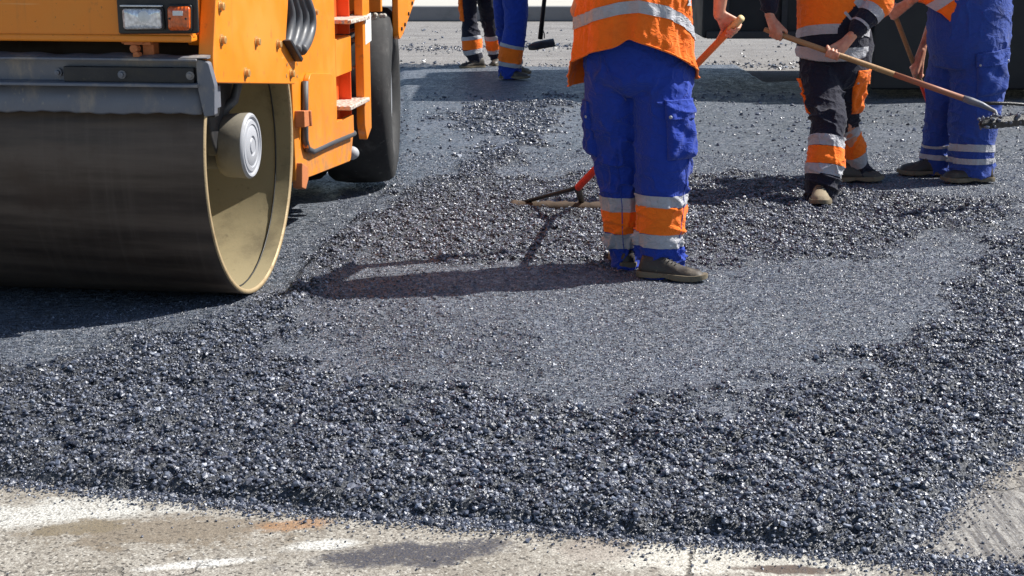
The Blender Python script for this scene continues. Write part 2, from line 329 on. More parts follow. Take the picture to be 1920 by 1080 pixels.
def asphalt_material():
    m, t, b = nodes('fresh_asphalt'); g = N(t, 'ShaderNodeNewGeometry'); co = g.outputs['Position']
    at = N(t, 'ShaderNodeAttribute', attribute_name='coarse')
    n0 = noise(t, co, 1.1, 5, .6); n1 = noise(t, co, 9, 5, .6)
    def vor(sc):
        v = N(t, 'ShaderNodeTexVoronoi'); L(t, co, v.inputs[0]); v.inputs['Scale'].default_value = sc; return v
    va, vb, vc = vor(95), vor(210), vor(42)
    # every aggregate grain is a facet with a lean of its own
    def lean(v, k):
        s_ = N(t, 'ShaderNodeVectorMath', operation='SUBTRACT'); L(t, v.outputs['Color'], s_.inputs[0]); s_.inputs[1].default_value = (.5, .5, .5)
        q = N(t, 'ShaderNodeVectorMath', operation='SCALE'); L(t, s_.outputs[0], q.inputs[0]); q.inputs['Scale'].default_value = k; return q.outputs[0]
    bn = bump(t, mth(t, 'ADD', mth(t, 'MULTIPLY', va.outputs['Distance'], -1), mth(t, 'MULTIPLY', vb.outputs['Distance'], -.5)), .9, .006)
    ad = N(t, 'ShaderNodeVectorMath', operation='ADD'); L(t, bn, ad.inputs[0]); L(t, lean(va, .95), ad.inputs[1])
    ad2 = N(t, 'ShaderNodeVectorMath', operation='ADD'); L(t, ad.outputs[0], ad2.inputs[0]); L(t, lean(vb, .6), ad2.inputs[1])
    ad3 = N(t, 'ShaderNodeVectorMath', operation='ADD'); L(t, ad2.outputs[0], ad3.inputs[0]); L(t, lean(vc, .55), ad3.inputs[1])
    nr = N(t, 'ShaderNodeVectorMath', operation='NORMALIZE'); L(t, ad3.outputs[0], nr.inputs[0]); L(t, nr.outputs[0], b.inputs['Normal'])
    sep = N(t, 'ShaderNodeSeparateColor'); L(t, va.outputs['Color'], sep.inputs[0])
    c = mix(t, sep.outputs[0], (.042, .052, .068), (.142, .168, .206))
    c = mix(t, mrange(t, sep.outputs[1], .9, .96), c, (.3, .315, .345))
    sc_ = N(t, 'ShaderNodeSeparateColor'); L(t, vc.outputs['Color'], sc_.inputs[0]); c = mix(t, mrange(t, sc_.outputs[0], .1, .9, 0, .55), c, (.03, .033, .042)); c = mix(t, mrange(t, sc_.outputs[1], .86, .92, 0, .7), c, (.2, .21, .235))
    c = mix(t, mrange(t, n0, .4, .75, 0, .45), c, (.135, .153, .195))
    c = mix(t, mth(t, 'MULTIPLY', at.outputs['Fac'], .8), c, (.02, .021, .025))
    L(t, c, b.inputs['Base Color']); L(t, mrange(t, n1, .3, .7, .36, .55), b.inputs['Roughness']); b.inputs['Specular IOR Level'].default_value = .55
    return m
def stone_material():
    m, t, b = nodes('bitumen_stones'); g = N(t, 'ShaderNodeNewGeometry'); co = g.outputs['Position']
    n1 = noise(t, co, 60, 3); n2 = noise(t, co, 500, 3)
    ri = g.outputs['Random Per Island']; c = mix(t, ri, (.024, .028, .042), (.145, .162, .215)); c = mix(t, mrange(t, ri, .9, .93), c, (.24, .265, .33)); c = mix(t, mrange(t, n1, .45, .7, 0, .5), c, (.03, .033, .042)); L(t, c, b.inputs['Base Color'])
    L(t, mrange(t, n1, .3, .7, .26, .46), b.inputs['Roughness']); b.inputs['Specular IOR Level'].default_value = .85
    L(t, bump(t, n2, .5, .002), b.inputs['Normal']); return m
def build_mat():
    xs = np.arange(-4.2, 9.2, .024); ys = np.concatenate([np.arange(3.35, 10, .02), np.arange(10, 18.2, .05)])
    X, Y = np.meshgrid(xs, ys); P = np.stack([X.ravel(), Y.ravel()], 1); c = coarse_at(P); h = height_at(P, c)
    me = bpy.data.meshes.new('asphalt_mat'); nx, ny = len(xs), len(ys); me.vertices.add(nx*ny)
    me.vertices.foreach_set('co', np.stack([P[:, 0], P[:, 1], h], 1).ravel())
    I = (np.arange(ny-1)[:, None]*nx+np.arange(nx-1)[None]).ravel(); q = np.stack([I, I+1, I+nx+1, I+nx], 1)
    q = q[(h[q] > -.0115).any(1)]
    me.loops.add(q.size); me.polygons.add(len(q)); me.loops.foreach_set('vertex_index', q.ravel().astype(np.int32)); me.polygons.foreach_set('loop_start', (np.arange(len(q))*4).astype(np.int32))
    me.update(calc_edges=True); a = me.attributes.new('coarse', 'FLOAT', 'POINT'); a.data.foreach_set('value', c.astype(np.float32))
    o = link('asphalt', me, asphalt_material()); o['kind'] = 'structure'
build_mat()
def ico():
    bm = bmesh.new(); bmesh.ops.create_icosphere(bm, subdivisions=1, radius=1); v = np.array([x.co[:] for x in bm.verts]); f = np.array([[x.index for x in p.verts] for p in bm.faces]); bm.free(); return v, f
OCTA = (np.array([(1., 0, 0), (0, 1, 0), (-1, 0, 0), (0, -1, 0), (0, 0, 1), (0, 0, -1)])*1.1, np.array([(0, 1, 4), (1, 2, 4), (2, 3, 4), (3, 0, 4), (1, 0, 5), (2, 1, 5), (3, 2, 5), (0, 3, 5)]))
def stones(name, P, r, zc, m, shape=None):
    v, f = shape or ico(); n = len(P); k = len(v)
    V = v[None]*(1+rng.uniform(-.34, .34, (n, k, 1)))*rng.uniform(.7, 1.3, (n, 1, 3))
    q = rng.normal(size=(n, 4)); q /= np.linalg.norm(q, axis=1)[:, None]; a, b, c, d = q.T
    Rm = np.stack([1-2*(c*c+d*d), 2*(b*c-a*d), 2*(b*d+a*c), 2*(b*c+a*d), 1-2*(b*b+d*d), 2*(c*d-a*b), 2*(b*d-a*c), 2*(c*d+a*b), 1-2*(b*b+c*c)], 1).reshape(n, 3, 3)
    V = np.einsum('nij,nkj->nki', Rm, V)*r[:, None, None]; V[:, :, 2] *= .8
    V += np.stack([P[:, 0], P[:, 1], zc], 1)[:, None]
    Fc = (f[None]+(np.arange(n)*k)[:, None, None]).reshape(-1, 3).astype(np.int32)
    me = bpy.data.meshes.new(name); me.vertices.add(n*k); me.vertices.foreach_set('co', V.ravel()); me.loops.add(Fc.size); me.polygons.add(len(Fc))
    me.loops.foreach_set('vertex_index', Fc.ravel()); me.polygons.foreach_set('loop_start', (np.arange(len(Fc))*3).astype(np.int32)); me.update(calc_edges=True)
    return link(name, me, m, smooth=False)
SM = stone_material()
def scatter():
    n = 1120000; y = 3.5+rng.random(n)**.85*7.2; x = (rng.random(n)-.5)*(y*.72+.5)+rng.random(n)**2*1.3
    P = np.stack([x, y], 1); c = coarse_at(P); d = sdist(P, MAT_EDGE); far = sstep(6, 10.5, y)
    pr = np.clip(c, 0, 1)**1.1*(1-.5*far)*.62*(d > -.02); k = rng.random(n) < pr; A = P[k]; ca = c[k]; h = height_at(A, ca)
    r = np.exp(rng.normal(math.log(.0032), .52, len(A)))*(.7+.35*ca)*(1+.3*sstep(6, 10.5, A[:, 1])); r = np.clip(r, .0016, .0105)
    h = np.maximum(h, .001); z = h+r*rng.uniform(-.3, .6, len(A))+rng.random(len(A))**4*.006*ca
    o = stones('loose_asphalt', A, r, z, SM); o['kind'] = 'stuff'; o['label'] = 'loose black asphalt stones heaped and strewn over the fresh road mat'; o['category'] = 'loose asphalt'
    # grains half sunk in the smoother mat
    pr = (1-np.clip(c, 0, 1))*(d > .02)*(sdist(P, LANE) < .25)*.33*(1-.55*far); k = rng.random(n) < pr; A = P[k]; h = height_at(A, c[k])
    r = np.clip(np.exp(rng.normal(math.log(.0028), .36, len(A))), .0015, .0075)*(1+.35*sstep(6, 10.5, A[:, 1]))
    o = stones('asphalt_grit', A, r, h+r*rng.uniform(-.35, .3, len(A)), SM, OCTA); o['kind'] = 'stuff'; o['label'] = 'fine dark grit half sunk in the smoother raked asphalt'; o['category'] = 'asphalt grit'
    n = 90000; y = 10.5+rng.random(n)*4.3; x = (rng.random(n)-.5)*(y*.72+.5); P = np.stack([x, y], 1); c = coarse_at(P); k = rng.random(n) < np.clip(c, 0, 1)*.75+.03; P = P[k]; h = height_at(P, c[k])
    r = np.clip(np.exp(rng.normal(math.log(.0085), .35, len(P))), .004, .02)
    o = stones('loose_asphalt', P, r, h+r*.35, SM); o['kind'] = 'stuff'; o['label'] = 'loose black asphalt stones strewn over the far part of the road mat'; o['category'] = 'loose asphalt'
    # crumbs that rolled on to the old road: thick along the edge, thinning outwards
    n = 360000; y = 3.3+rng.random(n)*1.7; x = (rng.random(n)-.5)*(y*.72+.5)+rng.random(n)**3*.9; P = np.stack([x, y], 1); d = -sdist(P, MAT_EDGE)
    right = P[:, 0] > .9
    pr = np.where(d > -.05, np.exp(-(np.maximum(d, 0)/.042)**1.3)*.85+.0018+np.where(right & (d > 0), np.exp(-np.maximum(d, 0)/.12)*.035, 0), 0); k = rng.random(n) < pr; P = P[k]
    n2 = 42000; y2 = 17.6+rng.random(n2)*7; x2 = (rng.random(n2)-.5)*14; P2 = np.stack([x2, y2], 1)
    band = np.exp(-((y2-20.9-.25*np.sin(x2*2))/.45)**2)*.8*(x2 < 2)+np.exp(-((y2-18)/.45)**2)*.7+.03; P2 = P2[rng.random(n2) < band*.6]
    r = np.clip(np.exp(rng.normal(math.log(.0021), .5, len(P))), .001, .009); r2 = np.clip(np.exp(rng.normal(math.log(.011), .4, len(P2))), .005, .028)
    P = np.concatenate([P, P2]); r = np.concatenate([r, r2])
    o = stones('asphalt_crumbs', P, r, r*.35+.001, SM, OCTA); o['kind'] = 'stuff'; o['label'] = 'scattered black asphalt crumbs lying on the pale old road'; o['category'] = 'crumbs'
scatter()
def old_road():
    m, t, b = nodes('old_road_surface'); g = N(t, 'ShaderNodeNewGeometry'); co = g.outputs['Position']
    n0 = noise(t, co, .8, 6, .6); n1 = noise(t, co, 5, 8, .65); n2 = noise(t, co, 60, 4, .6); n3 = noise(t, co, 160, 3, .6)
    wob = noise(t, co, 6, 9, .78)
    ag = N(t, 'ShaderNodeTexVoronoi'); L(t, co, ag.inputs[0]); ag.inputs['Scale'].default_value = 130; ags = N(t, 'ShaderNodeSeparateColor'); L(t, ag.outputs['Color'], ags.inputs[0])
    c = mix(t, mrange(t, n1, .3, .7), (.33, .3, .25), (.46, .43, .375))
    sepy = N(t, 'ShaderNodeSeparateXYZ'); L(t, co, sepy.inputs[0]); farm = mrange(t, sepy.outputs[1], 7, 12)
    far = mix(t, mrange(t, noise(t, coords(t, (.5, 2, 1)), 1.6, 8, .65), .32, .68), (.2, .203, .22), (.33, .33, .335))
    c = mix(t, farm, c, far)
    c = mix(t, mrange(t, ags.outputs[0], .2, 1, 0, .5), c, (.16, .135, .11)); c = mix(t, mrange(t, ags.outputs[1], .84, .9, 0, .55), c, (.66, .63, .56)); c = mix(t, mrange(t, ags.outputs[2], .9, .95, 0, .8), c, (.05, .045, .042))
    c = mix(t, mrange(t, noise(t, coords(t, (2.5, 9, 1), (0, 0, R(8))), 1.4, 9, .72), .5, .7, 0, .32), c, (.2, .175, .15))
    def blob(px, py, rx, ry, rot, col, amt=1, soft=.35, wobble=1.0, tex=None):
        nonlocal c
        p = G(px, py); mp = N(t, 'ShaderNodeMapping', vector_type='TEXTURE'); L(t, co, mp.inputs[0])
        mp.inputs['Location'].default_value = (p.x, p.y, 0); mp.inputs['Rotation'].default_value = (0, 0, R(rot)); mp.inputs['Scale'].default_value = (rx, ry, 1)
        ln = N(t, 'ShaderNodeVectorMath', operation='LENGTH'); L(t, mp.outputs[0], ln.inputs[0])
        v = mth(t, 'ADD', ln.outputs['Value'], mth(t, 'MULTIPLY', mth(t, 'SUBTRACT', wob, .5), 4.2*wobble))
        f = mrange(t, v, 1+soft, 1-soft, 0, amt)
        if tex is not None: f = mth(t, 'MULTIPLY', f, tex)
        c = mix(t, f, c, col)
    white = mrange(t, n1, .3, .5)
    blob(60, 965, .34, .09, 8, (.66, .65, .6), .9, .35, 1.2)
    blob(330, 1000, .36, .1, -4, (.2, .155, .105), .75, .2, 1.25)
    blob(150, 990, .12, .05, 10, (.2, .16, .1), .8, .2, .9)
    blob(550, 985, .1, .035, 18, (.4, .2, .08), .7, .5, .9)
    blob(370, 1058, .13, .022, 14, (.75, .74, .7), .9, .4, .7)
    blob(600, 1022, .09, .035, 14, (.72, .71, .66), .9, .4, .8)
    blob(780, 1040, .24, .075, 12, (.04, .044, .066), .97, .3, 1.0, mrange(t, n2, .26, .44))
    blob(880, 1018, .1, .03, 12, (.05, .054, .076), .95, .3, 1.0, mrange(t, n2, .36, .52))
    blob(1380, 1050, .44, .09, -5, (.68, .65, .57), .9, .2, .6)
    blob(1120, 1030, .1, .09, 20, (.32, .27, .23), .7, .3, .7)
    blob(1475, 1068, .12, .026, -4, (.09, .055, .04), .95, .2, .7)
    blob(1850, 980, .3, .3, 0, (.4, .39, .37), .8, .3, .5)
    # dragged tar streaks on the right
    st = noise(t, coords(t, (55, 4.5, 1), (0, 0, R(-38))), 1, 8, .75); p = G(1860, 960)
    mp = N(t, 'ShaderNodeVectorMath', operation='DISTANCE'); L(t, co, mp.inputs[0]); mp.inputs[1].default_value = p
    c = mix(t, mth(t, 'MULTIPLY', mrange(t, st, .4, .6, 0, .92), mrange(t, mp.outputs['Value'], .95, .45)), c, (.09, .09, .1))
    c = mix(t, mrange(t, ags.outputs[0], .3, 1, 0, .25), c, (.14, .12, .1)); c = mix(t, mrange(t, ags.outputs[2], .92, .96, 0, .6), c, (.06, .055, .05))
    c = mix(t, mrange(t, n3, .42, .62, 0, .62), c, (.13, .112, .092))
    c = mix(t, mrange(t, n2, .6, .75, 0, .55), c, (.2, .17, .14))
    v = N(t, 'ShaderNodeTexVoronoi', feature='DISTANCE_TO_EDGE'); wv = N(t, 'ShaderNodeVectorMath', operation='ADD'); L(t, co, wv.inputs[0])
    nn = N(t, 'ShaderNodeTexNoise'); L(t, co, nn.inputs['Vector']); nn.inputs['Scale'].default_value = 4; nn.inputs['Detail'].default_value = 7
    sc = N(t, 'ShaderNodeVectorMath', operation='SCALE'); L(t, nn.outputs['Color'], sc.inputs[0]); sc.inputs['Scale'].default_value = .5; L(t, sc.outputs[0], wv.inputs[1])
    L(t, wv.outputs[0], v.inputs[0]); v.inputs['Scale'].default_value = 1.5
    crack = mth(t, 'MULTIPLY', mrange(t, v.outputs[0], .012, .003), mrange(t, n0, .45, .6)); c = mix(t, mth(t, 'MULTIPLY', crack, .8), c, (.07, .06, .05))
    L(t, c, b.inputs['Base Color']); b.inputs['Roughness'].default_value = .9; b.inputs['Specular IOR Level'].default_value = .25
    h = mth(t, 'ADD', mth(t, 'MULTIPLY', n3, .6), mth(t, 'ADD', mth(t, 'MULTIPLY', n2, .6), mth(t, 'MULTIPLY', crack, -1)))
    L(t, bump(t, h, .8, .006), b.inputs['Normal'])
    q = 600; me = bpy.data.meshes.new('ground'); me.from_pydata([(-q, -60, 0), (q, -60, 0), (q, q*2, 0), (-q, q*2, 0)], [], [(0, 1, 2, 3)])
    o = link('ground', me, m, smooth=False); o['kind'] = 'structure'
old_road()
M['concrete'] = painted('pale_concrete', (.46, .44, .39), .9, dirt=(.36, .34, .31), amount=.6, sc=1.2, bmp=.3)
M['kerbstone'] = painted('kerb_concrete', (.2, .2, .205), .9, dirt=(.11, .11, .115), amount=.6, sc=3, bmp=.3)
o = MB().box((-45, 27.26, 0), (45, 90, .255)).build('pavement', M['concrete']); o['kind'] = 'structure'
o = MB().box((-45, 27.0, 0), (45, 27.255, .263)).build('kerb', M['kerbstone'], bevel=.02); o['kind'] = 'structure'
# ------------------------------------------------------------------ paving machine far right
def paving_machine():
    t = thing('paving_machine', 'large black road building machine in deep shade behind the workers', 'paving machine', (4.5, 16, 0))
    b = MB().prism([(1.86, .56), (9.5, .56), (9.5, 3.5), (2.15, 3.5), (1.86, 3.0)], 'y', 14.78, 17.6)
    b.build('body', M['mach'], t, False, bevel=.03)
    r = MB()
    for i, x in enumerate((2.05, 2.5, 2.62, 3.3, 3.95, 4.7, 5.5)): r.box((x, 14.73, .64), (x+.06, 14.778, 1.5))
    r.box((1.9, 14.72, .56), (9.4, 14.775, .63)).box((1.9, 14.725, 1.02), (9.4, 14.775, 1.06)); r.build('side_rib', M['darkm'], t, False, bevel=.006)
    MB().box((3.5, 14.6, .2), (9.4, 17.2, .558)).build('chassis', M['mach'], t, False, bevel=.02)
    MB().box((3.45, 14.25, .12), (3.6, 14.94, .9)).box((3.6, 14.2, 1.34), (9.3, 14.88, 1.4)).box((3.38, 14.1, .13), (9.3, 14.19, 1.34)).build('fender_shade_skirt', M['mach'], t, False, bevel=.02)  # dark front plate added so the wheels and ground behind read black
    for x in (4.25, 5.75):
        p = [(-.2, .3), (-.2, .52), (-.17, .6), (-.1, .635), (.1, .635), (.17, .6), (.2, .52), (.2, .3)]
        wl = MB().lathe(p, (x, 14.5, .655), (0, 1, 0)).build('wheel', M['rubber'], t, False, smooth=True)
        MB().lathe([(-.12, .31), (-.14, .25), (-.1, .2), (-.1, .09), (-.15, .085), (-.15, 0.001)], (x, 14.5, .655), (0, 1, 0)).build('rim', M['darkm'], wl, False, smooth=True)
    for x in (5.0, 6.6): MB().tube([(x, 14.88, .8), (x+.2, 14.8, .95), (x+.5, 14.86, 1.3)], .03).build('hose', M['hose'], t, False, smooth=True)
paving_machine()
# ------------------------------------------------------------------ road roller (x along the drum axle, y backwards, z up)
RO = Vector((-1.15, 6.6, .035)); RA = R(-7.5)
RM = Matrix.Translation((RO.x, RO.y, 0)) @ Matrix.Rotation(RA, 4, 'Z'); RI = RM.inverted()
def _hit(px, py, ax, d):
    o = RI @ Vector((0, 0, CAMH)); r = (RI.to_3x3() @ ray(px, py)); t = (d-o[ax])/r[ax]; return o+r*t
def side(px, py, u=0): p = _hit(px, py, 0, u); return (p.y, p.z)       # measured on the machine's flank
def front(px, py, v): p = _hit(px, py, 1, v); return (p.x, p.z)        # measured on a face looking forward
def road_roller():
    t = thing('road_roller', 'orange combination road roller with a wide steel drum in front and rubber tyres behind', 'road roller', (RO.x, RO.y, 0), RA)
    RD = .65; cz = .655; ax = (1, 0, 0)
    d = MB().lathe([(-1.72, .02), (-1.72, .648), (-1.715, RD), (-1.2, RD), (-.6, RD), (-.005, RD)], (0, 0, cz), ax, 128).build('drum', M['drum'], t, smooth=True)
    e = d.modifiers.new('es', 'EDGE_SPLIT'); e.split_angle = R(40)
    MB().lathe([(-.006, RD+.0006), (0, .648), (0, .632), (-.008, .629)], (0, 0, cz), ax, 128).build('drum_rim', M['rim'], d, smooth=True)
    i_ = MB().lathe([(-.008, .6295), (-.3, .628), (-.46, .626), (-.47, .61), (-.472, .3), (-.472, .01)], (0, 0, cz), ax, 128).build('drum_inside', M['dust'], d, smooth=True)
    i_.modifiers.new('es', 'EDGE_SPLIT').split_angle = R(40)
    # welded seam, dark
    sm = MB(); ring = []
    for k in range(70):
        a = R(-100+k*2.2); rr = .6255+.0006*math.sin(k*1.7); u = -.075+.012*math.sin(k*.05)-.03*(k/70); ring.append((u, math.cos(a)*rr, cz+math.sin(a)*rr))
    sm.tube(ring, .0035, 6).build('weld_seam', M['black'], d, smooth=True)
    # bearing housing and hub cap
    MB().lathe([(-.47, .16), (-.4, .13), (-.3, .108), (-.11, .108), (-.11, .12)], (0, 0, cz+.01), ax, 48).build('axle_housing', M['darkm'], t, smooth=True).modifiers.new('es', 'EDGE_SPLIT').split_angle = R(40)
    hs_ = MB().lathe([(-.135, .105), (-.13, .13), (-.11, .14), (-.017, .146), (-.012, .1445)], (.0, -.01, cz+.01), ax, 64).build('hub_housing', M['hubshade'], t, smooth=True)
    hb = MB().lathe([(-.0121, .1455), (-.006, .1435), (0, .136), (-.001, .128), (-.009, .124), (-.009, .118), (-.002, .112), (-.0005, .1), (0, .096), (-.004, .094), (-.004, .088), (-.001, .084), (.002, .045), (-.004, .042), (-.004, .036), (.003, .031), (.004, .001)], (.0, -.01, cz+.01), ax, 64).build('hub_cap', M['grey'], t, smooth=True)
    hb.modifiers.new('es', 'EDGE_SPLIT').split_angle = R(35)
    bm_ = MB().prism(rounded([(-.2, .35), (-.06, .36), (-.03, .5), (-.2, .52)], .02), 'x', -.44, -.38)
    for k in range(3): bm_.lathe([(-.02, .018), (.012, .018), (.014, .009), (.014, .001)], (-.375, -.17+.04*k, .47-.05*(k % 2)), ax, 12)
    bm_.build('web_bracket', M['dust'], t, bevel=.006)
    # yoke: dark arm hanging from the frame to the axle, with hydraulic hoses
    MB().prism(rounded([(-.34, 1.14), (.14, 1.1), (.1, .9), (.0, .7), (-.12, .62), (-.2, .7), (-.26, .9)], .04), 'x', -.17, -.115).box((-.3, -.3, 1.0), (-.11, .3, 1.2)).build('yoke_arm', M['darkm'], t, bevel=.012)
    hs = [[(-.08, -.42, 1.02), (-.09, -.37, .9), (-.14, -.25, .8), (-.2, -.1, .74)], [(-.06, -.3, 1.02), (-.07, -.28, .92), (-.1, -.2, .84), (-.16, -.1, .8)], [(-.1, .02, 1.02), (-.08, .07, .93), (-.09, .03, .86), (-.14, -.04, .8)]]
    for h in hs: MB().tube(h, .021, 10).build('hose', M['hose'], t, smooth=True)
    MB().box((-.1, -.47, .92), (-.06, -.40, 1.0)).tube([(-.03, -.45, .9), (-.03, -.33, 1.0)], .008, 8).box((-.09, -.41, .84), (-.03, -.36, .93)).build('hose_clamp', M['darkm'], t, bevel=.006)
    # side plate of the front frame
    ve, ze = side(535, 0, .06)
    pl = [side(405, 0, .06), side(400, 118, .06), side(404, 156, .06), side(555, 158, .06), side(562, 118, .06), side(536, 78, .06), side(541, 0, .06), (ve+.02, 1.95), (-.56, 1.95)]
    sp_ = MB().prism(rounded(pl, [0, .1, .12, .03, .02, .02, .05, 0, 0]), 'x', -.004, .06).build('side_plate', M['paint'], t, bevel=.006)
    for px, py in ((412, 12), (415, 75), (480, 78), (520, 83), (460, 137), (545, 138)):
        v, z = side(px, py, .06)
        MB().lathe([(.058, .024), (.064, .024), (.065, .017), (.078, .0165), (.08, .013), (.08, .001)], (0, v, z), ax, 12).build('bolt', M['bolt'], sp_)
    for px, py in ((538, 121), (557, 119), (537, 142), (557, 143), (546, 105)):
        v, z = side(px, py, .06); MB().lathe([(.0601, .009), (.0625, .009), (.0625, .001)], (0, v, z), ax, 10).build('rivet', M['bolt'], sp_)
    br = [side(534, 76, .075), side(538, 74, .075), side(560, 110, .075), side(557, 116, .075)]
    MB().prism(br, 'x', .061, .1).build('hose_bracket', M['darkm'], t, bevel=.004)
    for k in range(4):
        pts = [side(px, py, .035) for px, py in ((543-2*k, -55), (556-3.5*k, -8), (567-5*k, 25), (568-5.5*k, 52), (560-4.5*k, 78), (549-3*k, 96))]
        pts = [(.075-.02*k, v, z) for v, z in pts]
        # smooth the run of the hose
        q = [Vector(p) for p in pts]; sm_ = []
        for a in range(len(q)-1):
            p0, p1, p2, p3 = q[max(a-1, 0)], q[a], q[a+1], q[min(a+2, len(q)-1)]
            for s_ in np.linspace(0, 1, 7)[:-1]: sm_.append(.5*((2*p1)+(p2-p0)*s_+(2*p0-5*p1+4*p2-p3)*s_**2+(3*p1-p0-3*p2+p3)*s_**3))
        MB().tube(sm_, .026, 12).build('hydraulic_hose', M['hose'], t, smooth=True)
    # bumper, and the shade box over the drum
    u0, zb = front(380, 77, -.7); _, zl = front(300, 66, -.7)
    MB().box((-1.75, -.7, zb+.01), (-.005, -.66, 1.95)).box((-1.75, -.712, zb-.006), (-.008, -.64, zb+.022)).build('bumper', M['paint'], t, bevel=.008)
    MB().box((-1.7, -.62, 1.36), (-.03, .62, 1.95)).build('front_shade_box', M['darkm'], t, bevel=.02)  # unseen dark box, added to cast shade on the drum
    MB().prism(rounded([(-.64, 1.95), (-.64, 1.2), (-.56, 1.14), (-.5, 1.95)], .02), 'x', -.07, -.005).build('frame_post', M['paint'], t, bevel=.006)
    a = front(217, 0, -.715); b_ = front(222, 64, -.715); c_ = front(372, 63, -.715); e_ = front(371, 0, -.715)
    lp = MB().prism(rounded([(a[0], 1.52), b_, c_, (e_[0], 1.52)], .012), 'y', -.715, -.698).build('lamp_panel', M['black'], t, bevel=.006)
    for nm, mt, q, dp in (('headlight', 'lens', ((230, 16), (302, 16), (305, 54), (233, 55)), .03), ('indicator', 'amber', ((315, 12), (357, 12), (357, 57), (317, 57)), .035)):
        P_ = [front(x, y, -.73) for x, y in q]
        cx = sum(p[0] for p in P_)/4; czz = sum(p[1] for p in P_)/4
        big = [((p[0]-cx)*1.1+cx, (p[1]-czz)*1.16+czz) for p in P_]
        MB().prism(rounded(big, .014), 'y', -.727, -.714).build(nm+'_surround', M['black'], lp, bevel=.004)
        lens = MB(); base = rounded(P_, .014, 6)
        lens.loft([[(x, y_, z) for x, z in [((p[0]-cx)*s_+cx, (p[1]-czz)*s_+czz) for p in base]] for s_, y_ in ((1, -.72), (1, -.736), (.97, -.742), (.8, -.748), (.4, -.751), (.02, -.752))], cap=True).build(nm, M[mt], lp, smooth=True)
        if nm == 'indicator':
            MB().box((cx-.018, -.7535, czz+.012), (cx+.022, -.7515, czz+.03)).build('reflector_sticker', M['sticker'], lp)
            [MB().lathe([(0, .004), (.004, .004), (.004, .001)], (cx+q_, -.749, czz), (0, -1, 0), 8).build('screw', M['black'], lp) for q_ in (-.033, .033)]
        else:
            MB().ell((cx+.012, -.735, czz+.006), (.045, .02, .034)).build('reflector', M['sticker'], lp, smooth=True)
            MB().box((P_[0][0]-.004, -.75, P_[0][1]+.008), (P_[1][0]+.006, -.725, P_[1][1]+.013)).build('trim_strip', M['sticker'], lp, bevel=.002)
    # towing clevis under the bumper
    x, z = front(265, 88, -.66)
    MB().box((x-.06, -.69, z+.01), (x+.05, -.62, z+.05)).lathe([(-.03, .018), (.0, .018), (.004, .015), (.004, .001)], (x-.02, -.69, z-.005), (0, -1, 0), 14).lathe([(-.02, .014), (.012, .014), (.012, .001)], (x-.008, -.69, z-.03), (0, -1, 0), 14).box((x+.005, -.66, z-.1), (x+.05, -.6, z+.03)).tube([(x-.07, -.68, z+.02), (x-.03, -.7, z+.035), (x+.02, -.69, z+.02)], .008, 8).build('tow_clevis', M['rust'], t, bevel=.004)
    # scraper beam across the drum
    vb = -.69; zt = front(200, 108, vb)[1]; zm = front(200, 158, vb)[1]; zl2 = front(200, 213, vb)[1]; ue = front(372, 118, vb)[0]
    pr = [(-.655, zt-.012), (-.69, zt-.008), (-.7, zt), (-.655, zt+.012), (-.62, zt+.012), (-.62, zm-.02), (-.655, zm-.02)]
    pr = [(-.64, zt+.008), (-.715, zt), (-.715, zt-.01), (-.665, zt-.008), (-.66, zm+.012), (-.72, zm+.006), (-.722, zm-.006), (-.665, zm-.012), (-.645, zm-.012)]
    bmn = MB().prism(pr, 'x', -1.74, ue); sb = bmn.build('scraper_beam', M['steel'], t, bevel=.003)
    # wavy rubber lip
    n = 60; lip = MB(); rr = []
    for k in range(n+1):
        u = -1.74+(ue+1.74)*k/n; wv = .0025*math.sin(k*1.9)+.003*math.sin(k*.37); top = zm-.006
        rr.append([(u, -.662, top), (u, -.668-.004*math.sin(k*.5), (top+zl2)/2), (u, -.684+wv*.5, zl2+.008+wv), (u, -.679+wv*.5, zl2+wv), (u, -.66, zl2+.01+wv), (u, -.65, top)])
    lip.loft(rr).build('scraper_lip', M['steel'], sb, smooth=True)
    tp = MB(); rr = []
    for k in range(n+1):
        u = -1.74+(ue+1.78)*k/n; wv = .003*math.sin(k*1.1)+.003*math.sin(k*.43)
        rr.append([(u, -.7, zt-.0), (u, -.705, zt+.004), (u, -.65, zt+.012+wv), (u, -.635, zt+.012+wv), (u, -.635, zt)])
    tp.loft(rr).build('splash_strip', M['steel'], sb, smooth=False)
    x0 = front(120, 140, -.69)[0]; z0 = front(200, 157, -.69)[1]; z1 = front(200, 124, -.69)[1]
    bar = MB().box((x0, -.695, z0+.006), (ue-.02, -.668, z1-.002)).build('bolted_bar', M['darkm'], sb, bevel=.004)
    for px, py in ((103, 137), (228, 140), (356, 142)):
        x, z = front(px, py, -.7); MB().lathe([(0, .017), (.006, .017), (.006, .0105), (.018, .01), (.02, .001)], (x, -.694 if px > 150 else -.668, z), (0, -1, 0), 12).build('bolt', M['steel'], sb)
    ep = [front(368, 110, -.69), front(392, 117, -.69), front(404, 160, -.69), front(404, 216, -.69), front(384, 219, -.69), front(372, 165, -.69)]
    MB().prism(rounded(ep, .008), 'y', -.7, -.66).box((ue, -.665, zl2+.01), (ue+.022, -.5, zl2+.1)).build('end_plate', M['steel'], sb, bevel=.004)
    # ---- rear module
    v0, v1 = .66, side(662, 245, 0)[0]; vc0 = side(632, 200, 0)[0]; vc1 = side(661, 200, 0)[0]
    MB().box((-1.7, .74, .5), (-.13, 2.0, 1.95)).build('rear_body', M['darkm'], t, bevel=.02)
    MB().box((-1.6, .8, .3), (-.14, 3.4, .62)).box((-1.6, 1.9, .6), (-.5, 3.5, 1.95)).build('undercarriage_shade', M['black'], t, bevel=.02)  # dark blocks added for the shadow underneath and in the gap behind
    def zc_(px, py, u=0): return side(px, py, u)[1]
